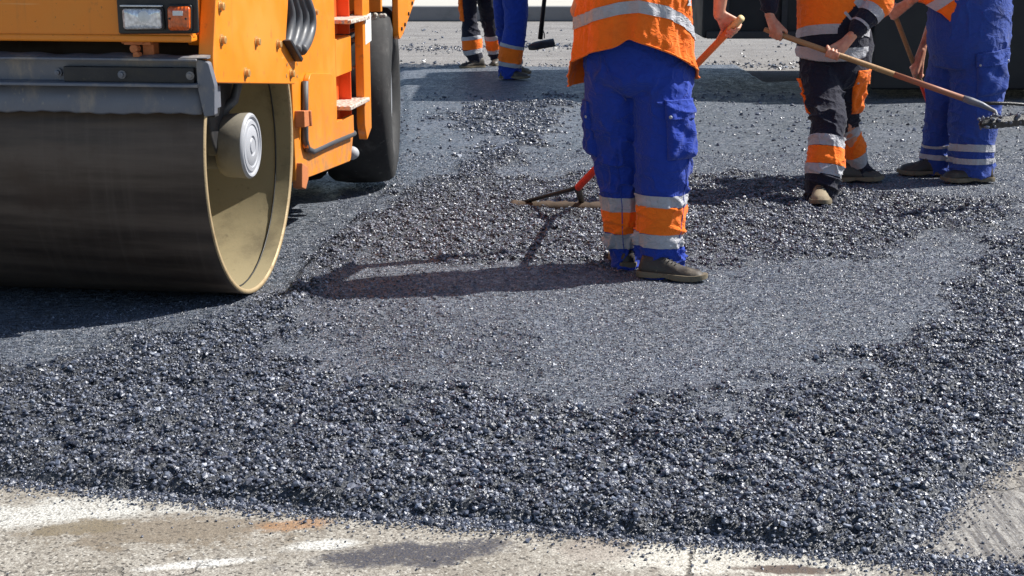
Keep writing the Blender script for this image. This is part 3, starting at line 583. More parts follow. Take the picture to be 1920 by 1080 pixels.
    low = [side(556, 342), side(600, 325), side(658, 302), (v1+.01, side(663, 250)[1]), (vc0, side(632, 258)[1]), (vc0, 1.95), (v0-.09, 1.95), (v0-.07, 1.25), (v0, .9)]
    MB().prism(rounded(low, [.01, 0, .03, 0, 0, 0, 0, .05, .05]), 'x', -.12, 0).build('side_panel', M['paint'], t, bevel=.006)
    # step column: slabs leave two pockets open
    z_ = [side(632, q)[1] for q in (258, 238, 140, 72, 0)]
    col = MB()
    zz = [(side(635, 262)[1], side(635, 240)[1]), (side(635, 143)[1], side(635, 72)[1])]
    for a_, b2 in zz: col.box((-.12, vc0+.002, a_), (0, vc1, b2))
    col.box((-.125, vc0+.002, zz[0][0]), (-.1, vc1, 1.95)).build('step_column', M['paint'], t, bevel=.004)
    pk = MB()
    for a_, b2 in ((side(635, 238)[1], side(635, 143)[1]), (side(635, 70)[1], 1.95)):
        pk.box((-.1, vc0+.004, a_), (-.07, vc1-.004, b2)).box((-.1, vc1-.012, a_), (-.004, vc1, b2))
    pk.build('step_pocket', M['pocketglow'], t, bevel=.003)
    for qa, qb in ((203, 0), (41, 0)):
        zs = side(633, qa)[1]; vv = side(633, qa)[0]
        s_ = MB().box((-.1, vv+.0, zs-.012), (.075, vv+.46, zs+.012))
        stp = s_.build('step', M['tread'], t, bevel=.005)
    # door with a dark rubber seal
    dr = [side(579, 150, .03), side(577, 278, .03), side(584, 283, .03), side(664, 249, .03), side(663, 215, .03), side(632, 228, .03), side(630, 150, .03), side(622, 138, .03), side(583, 137, .03)]
    dp = rounded(dr, [.02, .05, .05, .01, .005, .005, .02, .04, .03])
    door = MB().prism([q for q in dp], 'x', .002, .03).build('door', M['paint'], t, bevel=.008)
    sl_ = [side(573, 152, .02), side(573, 200, .02), side(573, 262, .02), side(577, 279, .02), side(587, 284, .02), side(620, 268, .02), side(664, 250, .02)]
    MB().tube([(.018, v, z) for v, z in sl_], .017, 10).build('door_seal', M['hose'], door, smooth=True)
    ct = [side(567, 208, .04), side(576, 207, .04), side(578, 236, .04), side(568, 239, .04)]
    MB().prism(ct, 'x', .0, .05).tube([(.05, ct[1][0], ct[1][1]), (.05, ct[2][0], ct[2][1])], .012, 8).build('door_catch', M['rust'], door, bevel=.004)
    v, z = side(590, 23); MB().lathe([(0, .02), (.006, .02), (.007, .014), (.018, .013), (.018, .001)], (0, v, z), ax, 12).build('bolt', M['bolt'], t)
    tb = [side(556, 305), side(566, 312), side(568, 335), side(563, 355), (side(556, 352)[0], side(556, 352)[1])]
    MB().prism(tb, 'x', -.02, .03).build('toe_bracket', M['rust'], t, bevel=.005)
    v, z = side(664, 287); MB().ell((-.02, v, z), (.05, .04, .04)).tube([(-.2, v, z), (-.02, v, z)], .036, 12).build('pipe_end', M['grey'], t, smooth=True)
    # grab handle and hand rail board
    h = [side(662, 75, -.03), side(672, 78, -.03), side(676, 95, -.03), side(674, 122, -.03), side(662, 127, -.03)]
    MB().tube([(-.03, v, z) for v, z in h], .011, 8).build('grab_handle', M['grey'], t, smooth=True)
    for py in (28, 62):
        v, z = side(664, py); MB().tube([(-.06, v, z), (.0, v+.2, z+.02)], .01, 8).build('rail_stay', M['rust'], t, smooth=True)
    vr = side(684, 200, .05)[0]
    rl = [(vr, 1.95), (vr, side(684, 235, .05)[1]), side(689, 262, .05), side(697, 240, .05), (side(697, 200, .05)[0], 1.95)]
    rail = MB().prism(rl, 'x', .0, .05).build('rail_board', M['paint'], t, bevel=.005)
    sk_ = [side(684, 30, .051), side(695, 24, .051), side(696, 76, .051), side(685, 84, .051)]
    MB().prism(sk_, 'x', .0505, .0525).build('warning_sticker', M['sticker'], rail)
    # tyres
    prof = [(-.21, .33), (-.215, .45), (-.2, .515), (-.17, .54), (-.1, .551), (0, .554), (.1, .551), (.17, .54), (.2, .515), (.215, .45), (.21, .33), (.17, .3)]
    for k, u in enumerate((-.17, -.62, -1.07, -1.5)):
        ty = MB().lathe(prof, (u, 2.84, .585), (math.cos(R(8)), math.sin(R(8)), 0), 72).build('tyre', M['rubber'], t, smooth=True)
        MB().lathe([(.17, .3), (.16, .29), (.1, .26), (.08, .12), (.12, .1), (.12, .001)], (u, 2.84, .585), (math.cos(R(8)), math.sin(R(8)), 0), 40).build('rim', M['grey'], ty, smooth=True)
    # mudguard
    mg = [side(735, -160, .09), (side(735, 0, .09)[0], side(737, 74, .09)[1]+.03), side(742, 77, .09), side(747, 62, .09), side(765, 2, .09), (side(765, 0, .09)[0], 1.95), (2.74, 1.95)]
    mg = [(2.72, 1.95), (2.72, .97), (2.75, .935), (2.86, .96), (3.27, 1.16), (3.3, 1.95)]
    m_ = MB().prism(rounded(mg, [0, .02, .03, .05, .03, 0]), 'x', .06, .1).build('mudguard', M['paint'], t, bevel=.006)
    for v, z in ((2.8, 1.0), (2.9, 1.02), (3.02, 1.08), (3.14, 1.14), (3.0, 1.3), (2.84, 1.25)): MB().lathe([(.1, .012), (.108, .012), (.11, .001)], (0, v, z), ax, 8).build('bolt', M['darkm'], m_)
    z = front(700, 22, 2.45)[1]
    MB().box((-.45, 2.42, z), (.058, 2.46, 1.95)).box((-.45, 2.46, z+.1), (.058, 3.3, z+.13)).build('rear_fender', M['paint'], t, bevel=.006)
    cl = MB()
    for k in range(14): cl.ell((-.2+.02*k+random.uniform(-.01, .01), 2.47+random.uniform(0, .05), z-.01-random.random()*.05), (.016, .016, .014), 7)
    cl.build('dried_mud', M['concrete'], t, smooth=False)
    # cab block above the frame, unseen, added to throw shade
    MB().box((-1.5, .7, 1.95), (-.25, 2.2, 2.1)).prism([(-.6, 1.95), (.6, 1.95), (.6, 2.05), (-.5, 2.0)], 'x', -1.7, -.05).build('shade_deck', M['paint'], t, bevel=.02)
    fr = MB()
    for u in (-1.45, -.3):
        for v in (.8, 2.1): fr.tube([(u, v, 2.1), (u, v, 2.9)], .03, 8)
    fr.box((-1.6, .65, 2.9), (-.2, 2.3, 2.97)).build('shade_canopy', M['darkm'], t, bevel=.01)
road_roller()
# ------------------------------------------------------------------ people
def V_(*a): return Vector(a)
def hand_caps(mb, wrist, grip, axis, back, side_sign=1, r=.0165, curl=1.0, thumb='wrap'):
    """a hand closed round a bar: four unequal bent fingers and a thumb. axis runs along the bar towards the thumb side,
    back points from the bar to the knuckles"""
    axis = Vector(axis).normalized(); back = (Vector(back)-axis*Vector(back).dot(axis)).normalized(); e2 = axis.cross(back)*side_sign
    wrist = Vector(wrist); grip = Vector(grip)
    def at(off, ang, rad): return grip+axis*off+(back*math.cos(R(ang))+e2*math.sin(R(ang)))*rad
    fr = (.0092, .0098, .0095, .0082)
    for i, off in enumerate((.033, .011, -.011, -.032)):
        q = fr[i]; lenf = (.95, 1.05, 1.0, .82)[i]*curl; rad = r+q*.85
        k0 = at(off*.95, 0, rad+.008); k1 = at(off, 75*lenf, rad+.005); k2 = at(off, 150*lenf, rad+.001); k3 = at(off, 205*lenf, rad)
        mb.capsule(k0, k1, q*1.12, q, 10).capsule(k1, k2, q, q*.93, 10).capsule(k2, k3, q*.93, q*.8, 10)
        wq = wrist+axis*off*.55
        mb.capsule(wq, k0, .0145, q*1.28, 10)
    # the pad of the palm and the base of the thumb
    pm = at(0, -30, r+.016); mb.capsule(wrist.lerp(pm, .35), pm, .019, .021, 10)
    tb = wrist.lerp(at(.03, -40, r+.014), .55)+axis*.012
    if thumb == 'wrap': t1 = at(.045, -70, r+.013); t2 = at(.048, -135, r+.011); t3 = at(.04, -185, r+.012)
    else: t1 = at(.06, -25, r+.012); t2 = at(.092, -12, r+.01); t3 = at(.118, -5, r+.009)
    mb.capsule(wrist.lerp(tb, .4), tb, .016, .0155, 10).capsule(tb, t1, .015, .0118, 10).capsule(t1, t2, .0118, .0105, 10).capsule(t2, t3, .0105, .009, 10)
def body_mesh(J, hands=(), vox=.006):
    """one continuous skin from joints; J: dict of points"""
    mb = MB(); pel, ch, nk, hd = J['pelvis'], J['chest'], J['neck'], J['head']; f = J['face'].normalized(); lat = (J['shl_r']-J['shl_l']).normalized()
    mb.capsule(pel-lat*.07, pel+lat*.07, .1).capsule(pel, ch, .115, .125).capsule(ch-lat*.07, ch+lat*.07, .115)
    mb.capsule(ch, nk, .1, .062).capsule(J['shl_l'], nk, .06, .06).capsule(J['shl_r'], nk, .06, .06).capsule(nk, hd, .058, .058)
    up = (hd-nk).normalized(); x = f.cross(up).normalized()
    mb.capsule(hd+up*.02-f*.015, hd+up*.05-f*.01, .083, .082).capsule(hd-up*.05+f*.02, hd-up*.055+f*.045, .055, .04)
    mb.capsule(hd+f*.08+up*.02, hd+f*.103-up*.015, .011, .015).capsule(hd+f*.082-up*.052-x*.018, hd+f*.082-up*.052+x*.018, .008).capsule(hd+f*.08-up*.064-x*.014, hd+f*.08-up*.064+x*.014, .008)
    mb.capsule(hd+f*.076+up*.045-x*.045, hd+f*.076+up*.045+x*.045, .012)
    for s in (-1, 1): mb.capsule(hd+x*s*.083+up*.02, hd+x*s*.087-up*.02-f*.004, .018, .011)
    for s in 'lr':
        a, e, h = J['shl_'+s], J['elb_'+s], J['wri_'+s]
        mb.capsule(a, e, .055, .042).capsule(e, e.lerp(h, .35), .043, .045).capsule(e.lerp(h, .35), h, .044, .027).capsule(h-(h-e).normalized()*.015, h, .028, .026)
        hp, kn, an = J['hip_'+s], J['kne_'+s], J['ank_'+s]
        mb.capsule(hp, kn, .08, .055).capsule(kn, kn.lerp(an, .35), .055, .058).capsule(kn.lerp(an, .35), an, .056, .038).capsule(an, an+V_(0, 0, -.03)+J['toe_'+s].normalized()*.08, .036, .03)
    for h in hands: hand_caps(mb, **h)
    return remesh(mb.mesh(), vox, 3)
def open_hand(mb, wrist, d, nrm):
    d = d.normalized(); s = d.cross(nrm).normalized()
    for i, o in enumerate((-.03, -.01, .01, .029)):
        k = wrist+d*.09+s*o; ln = (.07, .08, .075, .06)[i]
        mb.capsule(wrist+s*o*.5, k, .015, .011, 8).capsule(k, k+d*ln*.5+nrm*.012, .0095, .009, 8).capsule(k+d*ln*.5+nrm*.012, k+d*ln*.85+nrm*.034, .009, .0078, 8)
    mb.capsule(wrist+d*.02-s*.02, wrist+d*.06-s*.05, .014, .011, 8).capsule(wrist+d*.06-s*.05, wrist+d*.1-s*.055+nrm*.01, .011, .009, 8)
def ring_px(e, ryk=1.0, n=40, wob=0):
    py, xl, xr, Y = e[:4]; c = W((xl+xr)/2, py, Y); rx = (xr-xl)/2*ZC(c)/F; ry = rx*(e[4] if len(e) > 4 else ryk)
    return [c+V_(math.cos(a)*rx, math.sin(a)*ry, 0) for a in [2*math.pi*k/n for k in range(n)]]
def interp(tab, n):
    t = np.array([list(e)+[1.0]*(5-len(e)) for e in tab], float); s = np.linspace(0, 1, len(t)); q = np.linspace(0, 1, n); out = []
    for x in q:
        i = min(int(x*(len(t)-1)), len(t)-2); u = x*(len(t)-1)-i; p0, p1, p2, p3 = t[max(i-1, 0)], t[i], t[i+1], t[min(i+2, len(t)-1)]
        out.append(.5*((2*p1)+(p2-p0)*u+(2*p0-5*p1+4*p2-p3)*u*u+(3*p1-p0-3*p2+p3)*u**3))
    return out
def trousers(root, legs, hips, mat, vox, amp, seed, name='trousers'):
    mb = MB()
    for lg in legs: mb.loft([ring_px(e) for e in interp(lg, 40)])
    mb.loft([ring_px(e) for e in interp(hips, 14)])
    me = remesh(mb.mesh(), vox, 5); fold(me, amp, seed)
    o = link(name, me, mat, root)
    cp_ = me.copy(); cp_.transform(WM[root.name]); return o, cp_          # second: world-space copy for bands and pockets
def axis_at(lg):
    T = interp(lg, 60); return [W((e[1]+e[2])/2, e[0], e[3]) for e in T], [(e[2]-e[1])/2*3*0+(e[2]-e[1])/2*ZC(W(960, e[0], e[3]))/F for e in T]
def leg_bands(root, parent, wme, lg, others, spec, off=.004, tilt=0):
    A, Rr = axis_at(lg); Ob = [axis_at(o)[0] for o in others]
    for y0, y1, mt, nm in spec:
        T = interp(lg, 60)
        def pt(y):
            i = min(range(60), key=lambda k: abs(T[k][0]-y)); return A[i], (A[max(i-3, 0)]-A[min(i+3, 59)]).normalized(), Rr[i]
        p0, d0, r0 = pt(y0); p1, d1, _ = pt(y1); ax = (d0+d1).normalized(); ax = -ax if ax.z < 0 else ax; ax = (Quaternion((0, 1, 0), R(tilt)) @ ax).normalized()
        def keep(c, p0=p0, p1=p1, r0=r0):
            if not (min(p0.z, p1.z)-.09 < c.z < max(p0.z, p1.z)+.09): return False
            d = (c.xy-p0.lerp(p1, .5).xy).length
            if d > r0*1.75: return False
            for O in Ob:
                k = min(O, key=lambda q: abs(q.z-c.z)); m_ = min(A, key=lambda q: abs(q.z-c.z))
                if (c.xy-k.xy).length < (c.xy-m_.xy).length: return False
            return True
        extract(wme, [(p0, ax), (p1, -ax)], keep, off, nm, M[mt], parent)
def wrap_patch(bvh, parent, name, mat, cen, a0, a1, z0, z1, off, n=22, slope=0, taper=0, label=None):
    """a sewn-on piece lying on a leg: angle a measured round the leg axis, off(s, t) its thickness"""
    rows = []; base = []
    for j in range(n+1):
        t = j/n; row = []; bs = []
        for i in range(n+1):
            s_ = i/n; tp = taper*(1-t); a = R(a0+(a1-a0)*(tp+(1-2*tp)*s_)); z = z0+(z1-z0)*t+slope*(s_-.5)
            c = cen(z); d = V_(math.cos(a), math.sin(a), 0); h = bvh.ray_cast(c+d*.6, -d, .62)
            p = h[0] if h[0] is not None else c+d*.1
            row.append(p+d*off(s_, t)); bs.append(p-d*.004)
        rows.append(row); base.append(bs)
    # ease out the cloth creases under it
    mb = MB(); m_ = n+1
    v = [p for r in rows for p in r]; f = [(j*m_+i, j*m_+i+1, (j+1)*m_+i+1, (j+1)*m_+i) for j in range(n) for i in range(n)]
    k = len(v); v += [p for r in base for p in r]
    edge = [(0, i) for i in range(n)]+[(j, n) for j in range(n)]+[(n, n-i) for i in range(n)]+[(n-j, 0) for j in range(n)]
    ids = [j*m_+i for j, i in edge]
    for q in range(len(ids)): a, b = ids[q], ids[(q+1) % len(ids)]; f.append((a, b, b+k, a+k))
    mb.add(v, f); o = mb.build(name, mat, parent, False, True, label=label); return o, rows
def pocket(bvh, parent, mat, cen, a0, a1, z0, z1, seed=0, thick=.022, slope=0, taper=0, snap=True):
    s0 = random.Random(seed)
    def edge(s, t): return min(1, min(s, 1-s)*9)**.6*min(1, min(t, 1-t)*9)**.6
    def off(s, t):
        cr = .008*math.sin(9*s+7*t+seed)*math.sin(5*t+seed*2)+.005*math.sin(16*s-11*t+seed)
        return .005+edge(s, t)*(thick*(1-.55*t)+cr)
    o, rows = wrap_patch(bvh, parent, 'cargo_pocket', mat, cen, a0, a1, z0, z1, off, 26, slope, taper)
    h = (z1-z0)
    fl, rw = wrap_patch(bvh, o, 'pocket_flap', mat, cen, a0-1.5, a1+1.5, z1-h*.3, z1+h*.03, lambda s, t: .012+thick*.55*(1-t)*min(1, min(s, 1-s)*8)**.5+.003*math.sin(11*s+seed), 20, slope, 0)
    if snap:
        for k in (2, 18):
            p = rw[3][k]; q = cen(p.z); d = (p-q); d.z = 0; d.normalize()
            MB().lathe([(0, .008), (.004, .0075), (.006, .004), (.006, .0005)], p-d*.002, d, 12).build('snap_button', M['grey'], fl, False, True)
    return o
def shoe(root, ank, toe_dir, mat='boot', length=.3, width=.105, pitch=0, h=.11, heel_back=.075, label=None):
    """work boot; the point under the ankle sits on the ground, toe_dir is horizontal"""
    f = Vector((toe_dir[0], toe_dir[1], 0)).normalized(); l = V_(-f.y, f.x, 0); g = Vector(ank); rot = Matrix.Rotation(R(pitch), 3, l)
    def P(t, s, z): return g+rot @ (f*(t*length-heel_back)+l*s+V_(0, 0, z))
    up = []; so_ = []; n = 20
    ws = [(0, .55), (.06, .78), (.2, .82), (.4, .8), (.6, .98), (.75, 1.0), (.88, .84), (.96, .56), (1, .2)]
    hs = [(0, .55), (.04, 1.0), (.2, 1.06), (.38, .98), (.52, .76), (.65, .62), (.8, .56), (.92, .46), (1, .2)]
    def ip(tb, t):
        for (a, x), (b, y) in zip(tb[:-1], tb[1:]):
            if t <= b: u = (t-a)/(b-a); return x+(y-x)*u
        return tb[-1][1]
    for k in range(25):
        t = k/24; wd = ip(ws, t)*width/2; hh = ip(hs, t)*h; up.append([P(t, math.copysign(abs(math.cos(a))**.8, math.cos(a))*wd*(1 if math.sin(a) < .2 else 1-.2*math.sin(a)), .022+max(0, hh-.022)*max(0, math.sin(a))**.85 if math.sin(a) > 0 else .02) for a in [2*math.pi*q/n for q in range(n)]])
        wd2 = wd*1.09+.003; lift = .012*max(0, (t-.75)/.25)**2; arch = .008*math.exp(-((t-.42)/.1)**2)
        so_.append([P(.5+(t-.5)*1.04, s*wd2, z) for s, z in ((-1, .003+lift+arch), (-1.02, .016+lift), (-.97, .029+lift*.6), (.97, .029+lift*.6), (1.02, .016+lift), (1, .003+lift+arch))])
    b = MB().loft(up); me = b.mesh(); o = link('boot', me, M[mat], root, label=label); fold(o.data, lambda P_: np.full(len(P_), .0012), 3, 40, 60)
    MB().loft(so_).build('sole', M['sole'], o, False, True).modifiers.new('es', 'EDGE_SPLIT').split_angle = R(50)
    lc = MB()
    for k in range(4):
        t = .42+.05*k; z = ip(hs, t)*h+.002; lc.tube([P(t-.02, -.022, z-.004), P(t, 0, z), P(t+.01, .022, z-.006)], .0028, 6)
    lc.build('laces', M['black'], o, False, True)
    return o
def tool_tube(root, name, pts, rad, mat, n=14): return MB().tube(pts, rad, n).build(name, M[mat], root, False, True)
def hair(root, J, cap=False):
    hd, f = J['head'], J['face'].normalized(); up = (J['head']-J['neck']).normalized()
    mb = MB(); mb.capsule(hd+up*.035-f*.025, hd+up*.062-f*.012, .092, .086, 20); me = mb.mesh()
    bm = bmesh.new(); bm.from_mesh(me); x = hd+up*.03+f*.03; no = (up*.55-f*.83).normalized()
    bmesh.ops.bisect_plane(bm, geom=bm.verts[:]+bm.edges[:]+bm.faces[:], plane_co=x, plane_no=-no, clear_outer=True); bm.to_mesh(me); bm.free()
    bmod = link('hair', me, M['hair'], root); s_ = bmod.modifiers.new('s', 'SOLIDIFY'); s_.thickness = .008
# ---- the worker in the middle, seen from behind
def lut(lg, k=60):
    A = [W((e[1]+e[2])/2, e[0], e[3]) for e in interp(lg, k)]
    def cen(z): return min(A, key=lambda q: abs(q.z-z)).copy()
    def c2(z): p = cen(z); return V_(p.x, p.y, z)
    return c2
BAND = lambda a, b, c, d: [(a, b, 'silver', 'reflective_band'), (b, c, 'hivis2', 'orange_band'), (c, d, 'silver', 'reflective_band')]
def worker_raking():
    t = thing('person', 'person in orange vest and blue trousers raking in the middle, seen from behind', 'person', (.66, 6.85, .05))
    R_ = [(530, 1200, 1280, 6.76), (494, 1194, 1279, 6.8), (470, 1190, 1278, 6.8), (440, 1190, 1279, 6.8), (400, 1192, 1288, 6.8), (355, 1193, 1292, 6.8), (300, 1190, 1297, 6.8), (240, 1188, 1298, 6.8), (180, 1184, 1297, 6.81), (120, 1182, 1293, 6.83)]
    L_ = [(505, 1146, 1206, 6.94), (482, 1145, 1204, 6.95), (450, 1136, 1203, 6.95), (410, 1130, 1206, 6.95), (370, 1126, 1208, 6.95), (310, 1114, 1206, 6.94), (250, 1105, 1206, 6.92), (190, 1097, 1196, 6.88), (150, 1095, 1194, 6.86), (110, 1096, 1192, 6.85)]
    H_ = [(176, 1146, 1246, 6.85, .9), (152, 1106, 1290, 6.85, .78), (120, 1093, 1297, 6.85, .68), (70, 1100, 1290, 6.84, .6), (30, 1112, 1280, 6.84, .58)]
    def amp(P):
        z = P[:, 2]; return .007+.012*np.exp(-((z-.13)/.08)**2)+.008*np.exp(-((z-.5)/.12)**2)+.002*sstep(.7, 1, z)
    tr, wm = trousers(t, [R_, L_], H_, M['blue'], .0065, amp, 4)
    leg_bands(t, tr, wm, R_, [L_], BAND(358, 383, 430, 456), tilt=-1)
    leg_bands(t, tr, wm, L_, [R_], BAND(366, 391, 435, 460), tilt=3)
    bvh = BVHTree.FromPolygons([v.co[:] for v in wm.vertices], [p.vertices[:] for p in wm.polygons])
    cr, cl = lut(R_), lut(L_)
    za, zb = W(1250, 298, 6.7).z, W(1250, 190, 6.7).z
    pocket(bvh, tr, M['blue'], cr, -88, -18, za, zb, 1, .028)
    pocket(bvh, tr, M['blue'], cl, 165, 208, za-.02, zb-.02, 2, .026)
    # seams
    for cen, a in ((cr, -38), (cl, -96)):
        pts = []
        for z in np.linspace(.12, .62, 40):
            c = cen(z); d = V_(math.cos(R(a)), math.sin(R(a)), 0); h = bvh.ray_cast(c+d*.5, -d, .5)
            if h[0] is not None: pts.append(h[0]+d*.0035)
        MB().tube(pts, .0022, 6).build('seam', M['blue'], tr, False, True)
    pts = []
    for py, px in ((70, 1128), (95, 1131), (120, 1136), (145, 1146), (168, 1160), (188, 1174)):
        r_ = ray(px, py).normalized(); h = bvh.ray_cast(V_(0, 0, CAMH), r_, 20)
        if h[0] is not None: pts.append(h[0]-r_*.003)
    MB().tube(pts, .003, 6).build('seam', M['blue'], tr, False, True)
    # vest: flared, hem pulled up in the middle of the back
    cz = W(1190, 0, 6.86); n, m = 144, 50; g = []
    ang = [-180+360*i/n for i in range(n)]
    def hemz(a):                                      # a: 0 at the back, 90 at the wearer's right
        tb = [(-180, .97), (-135, .9), (-112, .885), (-92, 1.0), (-60, 1.05), (-22, 1.092), (-10, 1.13), (2, 1.112), (25, 1.075), (50, 1.03), (72, .985), (90, .93), (105, .945), (135, .97), (180, .97)]
        return float(np.interp(a, *zip(*tb)))
    hz = np.array([hemz(a) for a in ang]); hz = np.convolve(np.concatenate([hz[-4:], hz, hz[:4]]), np.ones(3)/3, 'same')[4:-4]
    def surf(a, z, extra=0):
        s = (z-.9)/.55; cx = cz.x-.003*s; cy = 6.835-.02*max(0, s)
        rx = float(np.interp(z, [.86, .95, 1.05, 1.15, 1.3, 1.42, 1.5, 1.56], [.3, .287, .272, .262, .258, .25, .2, .11]))+extra
        ry = float(np.interp(z, [.86, .95, 1.05, 1.15, 1.3, 1.42, 1.5, 1.56], [.24, .232, .222, .215, .2, .17, .13, .08]))+extra
        k = float(np.interp(z, [.9, 1.1, 1.35, 1.5], [1, .8, .5, .2]))
        q = np.array([[math.sin(R(a))*3.1, math.cos(R(a))*3.1, z*2.2+a*.004]])
        dr = k*(.016*float(vnoise(q, 3)[0])+.011*math.sin(R(a)*7+z*5)+.012*math.exp(-((a-2)/7)**2)*(1 if z < 1.3 else .5))-.02*k*math.exp(-((a+12)/10)**2)
        q2 = np.array([[math.sin(R(a))*8, math.cos(R(a))*8, z*9+a*.02]]); dr += .011*((1-abs(float(vnoise(q2, 7)[0])))**5-.35); q3 = np.array([[math.sin(R(a))*15, math.cos(R(a))*15, z*16-a*.05]]); dr += .006*((1-abs(float(vnoise(q3, 9)[0])))**4-.4)
        if a < -80: dr += .028*max(0, 1-abs(a+100)/40)*max(0, (1.1-z)/.2)
        return V_(cx+math.sin(R(a))*(rx+dr), cy-math.cos(R(a))*(ry+dr), z)
    rows = []
    for j in range(m+1):
        u = j/m; rows.append([surf(a, hz[i]+(1.56-hz[i])*u) for i, a in enumerate(ang)])
    mb = MB().loft(rows, True, False); vest = mb.build('vest', M['hivis'], t, False, True)
    sd = vest.modifiers.new('s', 'SOLIDIFY'); sd.thickness = .004; sd.offset = 1
    sb = vest.modifiers.new('sub', 'SUBSURF'); sb.levels = sb.render_levels = 1
    # hem piping and tapes
    MB().tube([surf(a, hz[i]+.006, .004) for i, a in enumerate(ang)]+[surf(ang[0], hz[0]+.006, .004)], .0045, 6).build('hem', M['hivis2'], vest, False, True)
    bz = lambda a: float(np.interp(a, [-180, -90, -60, -20, 0, 30, 55, 80, 95, 180], [1.2, 1.185, 1.215, 1.262, 1.272, 1.245, 1.2, 1.135, 1.12, 1.2]))
    tp = [[surf(a, bz(a)+dz, .0085) for a in ang] for dz in np.linspace(-.027, .027, 5)]
    o = MB().loft(tp, True, False).build('reflective_tape', M['silver'], vest, False, True)
    sg = MB(); aa = np.linspace(52, 95, 14)
    st = [[surf(a, 1.262+(a-52)*.0003+dz, .0085) for a in aa] for dz in np.linspace(.03, .085, 4)]
    MB().loft([[surf(58+du*9+zz*9, 1.3+zz*.23, .0086) for du in np.linspace(0, 1, 5)] for zz in np.linspace(-.13, .8, 14)], False, False).build('reflective_tape', M['silver'], vest, False, True)
    # right arm and hand on the end of the handle
    e0 = W(1391, 33, 7.06); e1 = W(1083, 352, 8.12); ax = (e0-e1).normalized(); grip = e0-ax*.085
    camd = (V_(0, 0, CAMH)-grip).normalized(); img_up = V_(0, 0, 1); perp = ax.cross(camd).normalized()     # perp points up-left in the picture
    if perp.z < 0: perp = -perp
    J = dict(pelvis=W(1195, 110, 6.88), chest=V_(.58, 6.82, 1.38), neck=V_(.57, 6.84, 1.54), head=V_(.56, 6.88, 1.65), face=V_(-.25, .85, -.45),
             shl_l=V_(.39, 6.87, 1.46), shl_r=V_(.77, 6.86, 1.46), elb_r=W(1362, -105, 7.08), wri_r=grip+perp*.088+camd*.01+ax*.005, elb_l=V_(.33, 7.2, 1.22), wri_l=V_(.58, 7.38, 1.0),
             hip_l=W(1150, 160, 6.88), hip_r=W(1240, 160, 6.85), kne_l=W(1158, 330, 6.94), kne_r=W(1243, 330, 6.8), ank_l=W(1172, 490, 6.95), ank_r=W(1236, 495, 6.8), toe_l=V_(-.1, 1, 0), toe_r=V_(.8, -.35, 0))
    g2 = e0.lerp(e1, .36)
    J['wri_l'] = g2+V_(-.03, -.02, .09); J['elb_l'] = V_(.32, 7.25, 1.22)
    link('body', body_mesh(J, [dict(wrist=J['wri_r'], grip=grip, axis=-ax, back=(perp*.55+camd*-.1+V_(.6, 0, .1)), side_sign=1, r=.0175, thumb='along'),
                               dict(wrist=J['wri_l'], grip=g2, axis=-ax, back=V_(-.3, .2, .9), side_sign=1, r=.0175)], .0045), M['skin'], t)
    hair(t, J)
    shoe(t, V_(W(1238, 520, 6.71).x, 6.71, .038), (.92, -.39), 'boot', .315, .105, 0, .1, .1)
    shoe(t, V_(W(1172, 505, 6.97).x, 6.97, .04), (-.12, 1), 'boot', .29, .1, 0, .1, .085)
    k = thing('rake', 'long orange handled rake whose two pronged head rests on loose asphalt by the blue trousers', 'rake', (e1.x, e1.y, .05))
    p1 = e0.lerp(e1, .06); tool_tube(k, 'grip_end', [e0, e0.lerp(p1, .06), p1], [.0155, .0175, .0175], 'palewood')
    p2 = e0.lerp(e1, .72); tool_tube(k, 'handle', [p1, p2], .0172, 'orangewood'); tool_tube(k, 'socket', [p2, e0.lerp(e1, .99), e1], [.018, .021, .02], 'redwood')
    b0 = W(958, 402, 8.42); b1 = W(1150, 397, 8.36); b0.z = .066; b1.z = .066
    q1 = W(985, 391, 8.42); q1.z = .085; q2 = W(1091, 385, 8.4); q2.z = .085
    for q in (q1, q2): MB().tube([e1+ax*.02, e1.lerp(q, .12), e1.lerp(q, .9), q, q+V_(0, .0, -.03)], [.012, .013, .012, .012, .01], 8, 1.5).build('prong', M['tar'], k, False, True)
    d = (b1-b0).normalized(); nrm = V_(-d.y, d.x, 0)
    rb = MB(); rr = []
    for i in range(31):
        c = b0.lerp(b1, i/30); wv = .004*math.sin(i*1.3)+.003*math.sin(i*2.9); rr.append([c+nrm*.045+V_(0, 0, -.03), c+nrm*.05+V_(0, 0, .012+wv), c+nrm*.02+V_(0, 0, .022+wv), c-nrm*.03+V_(0, 0, .02-wv), c-nrm*.05+V_(0, 0, -.0+wv), c-nrm*.05+V_(0, 0, -.035)])
    rb.loft(rr).build('rake_bar', M['rakebar'], k, False, True)
worker_raking()
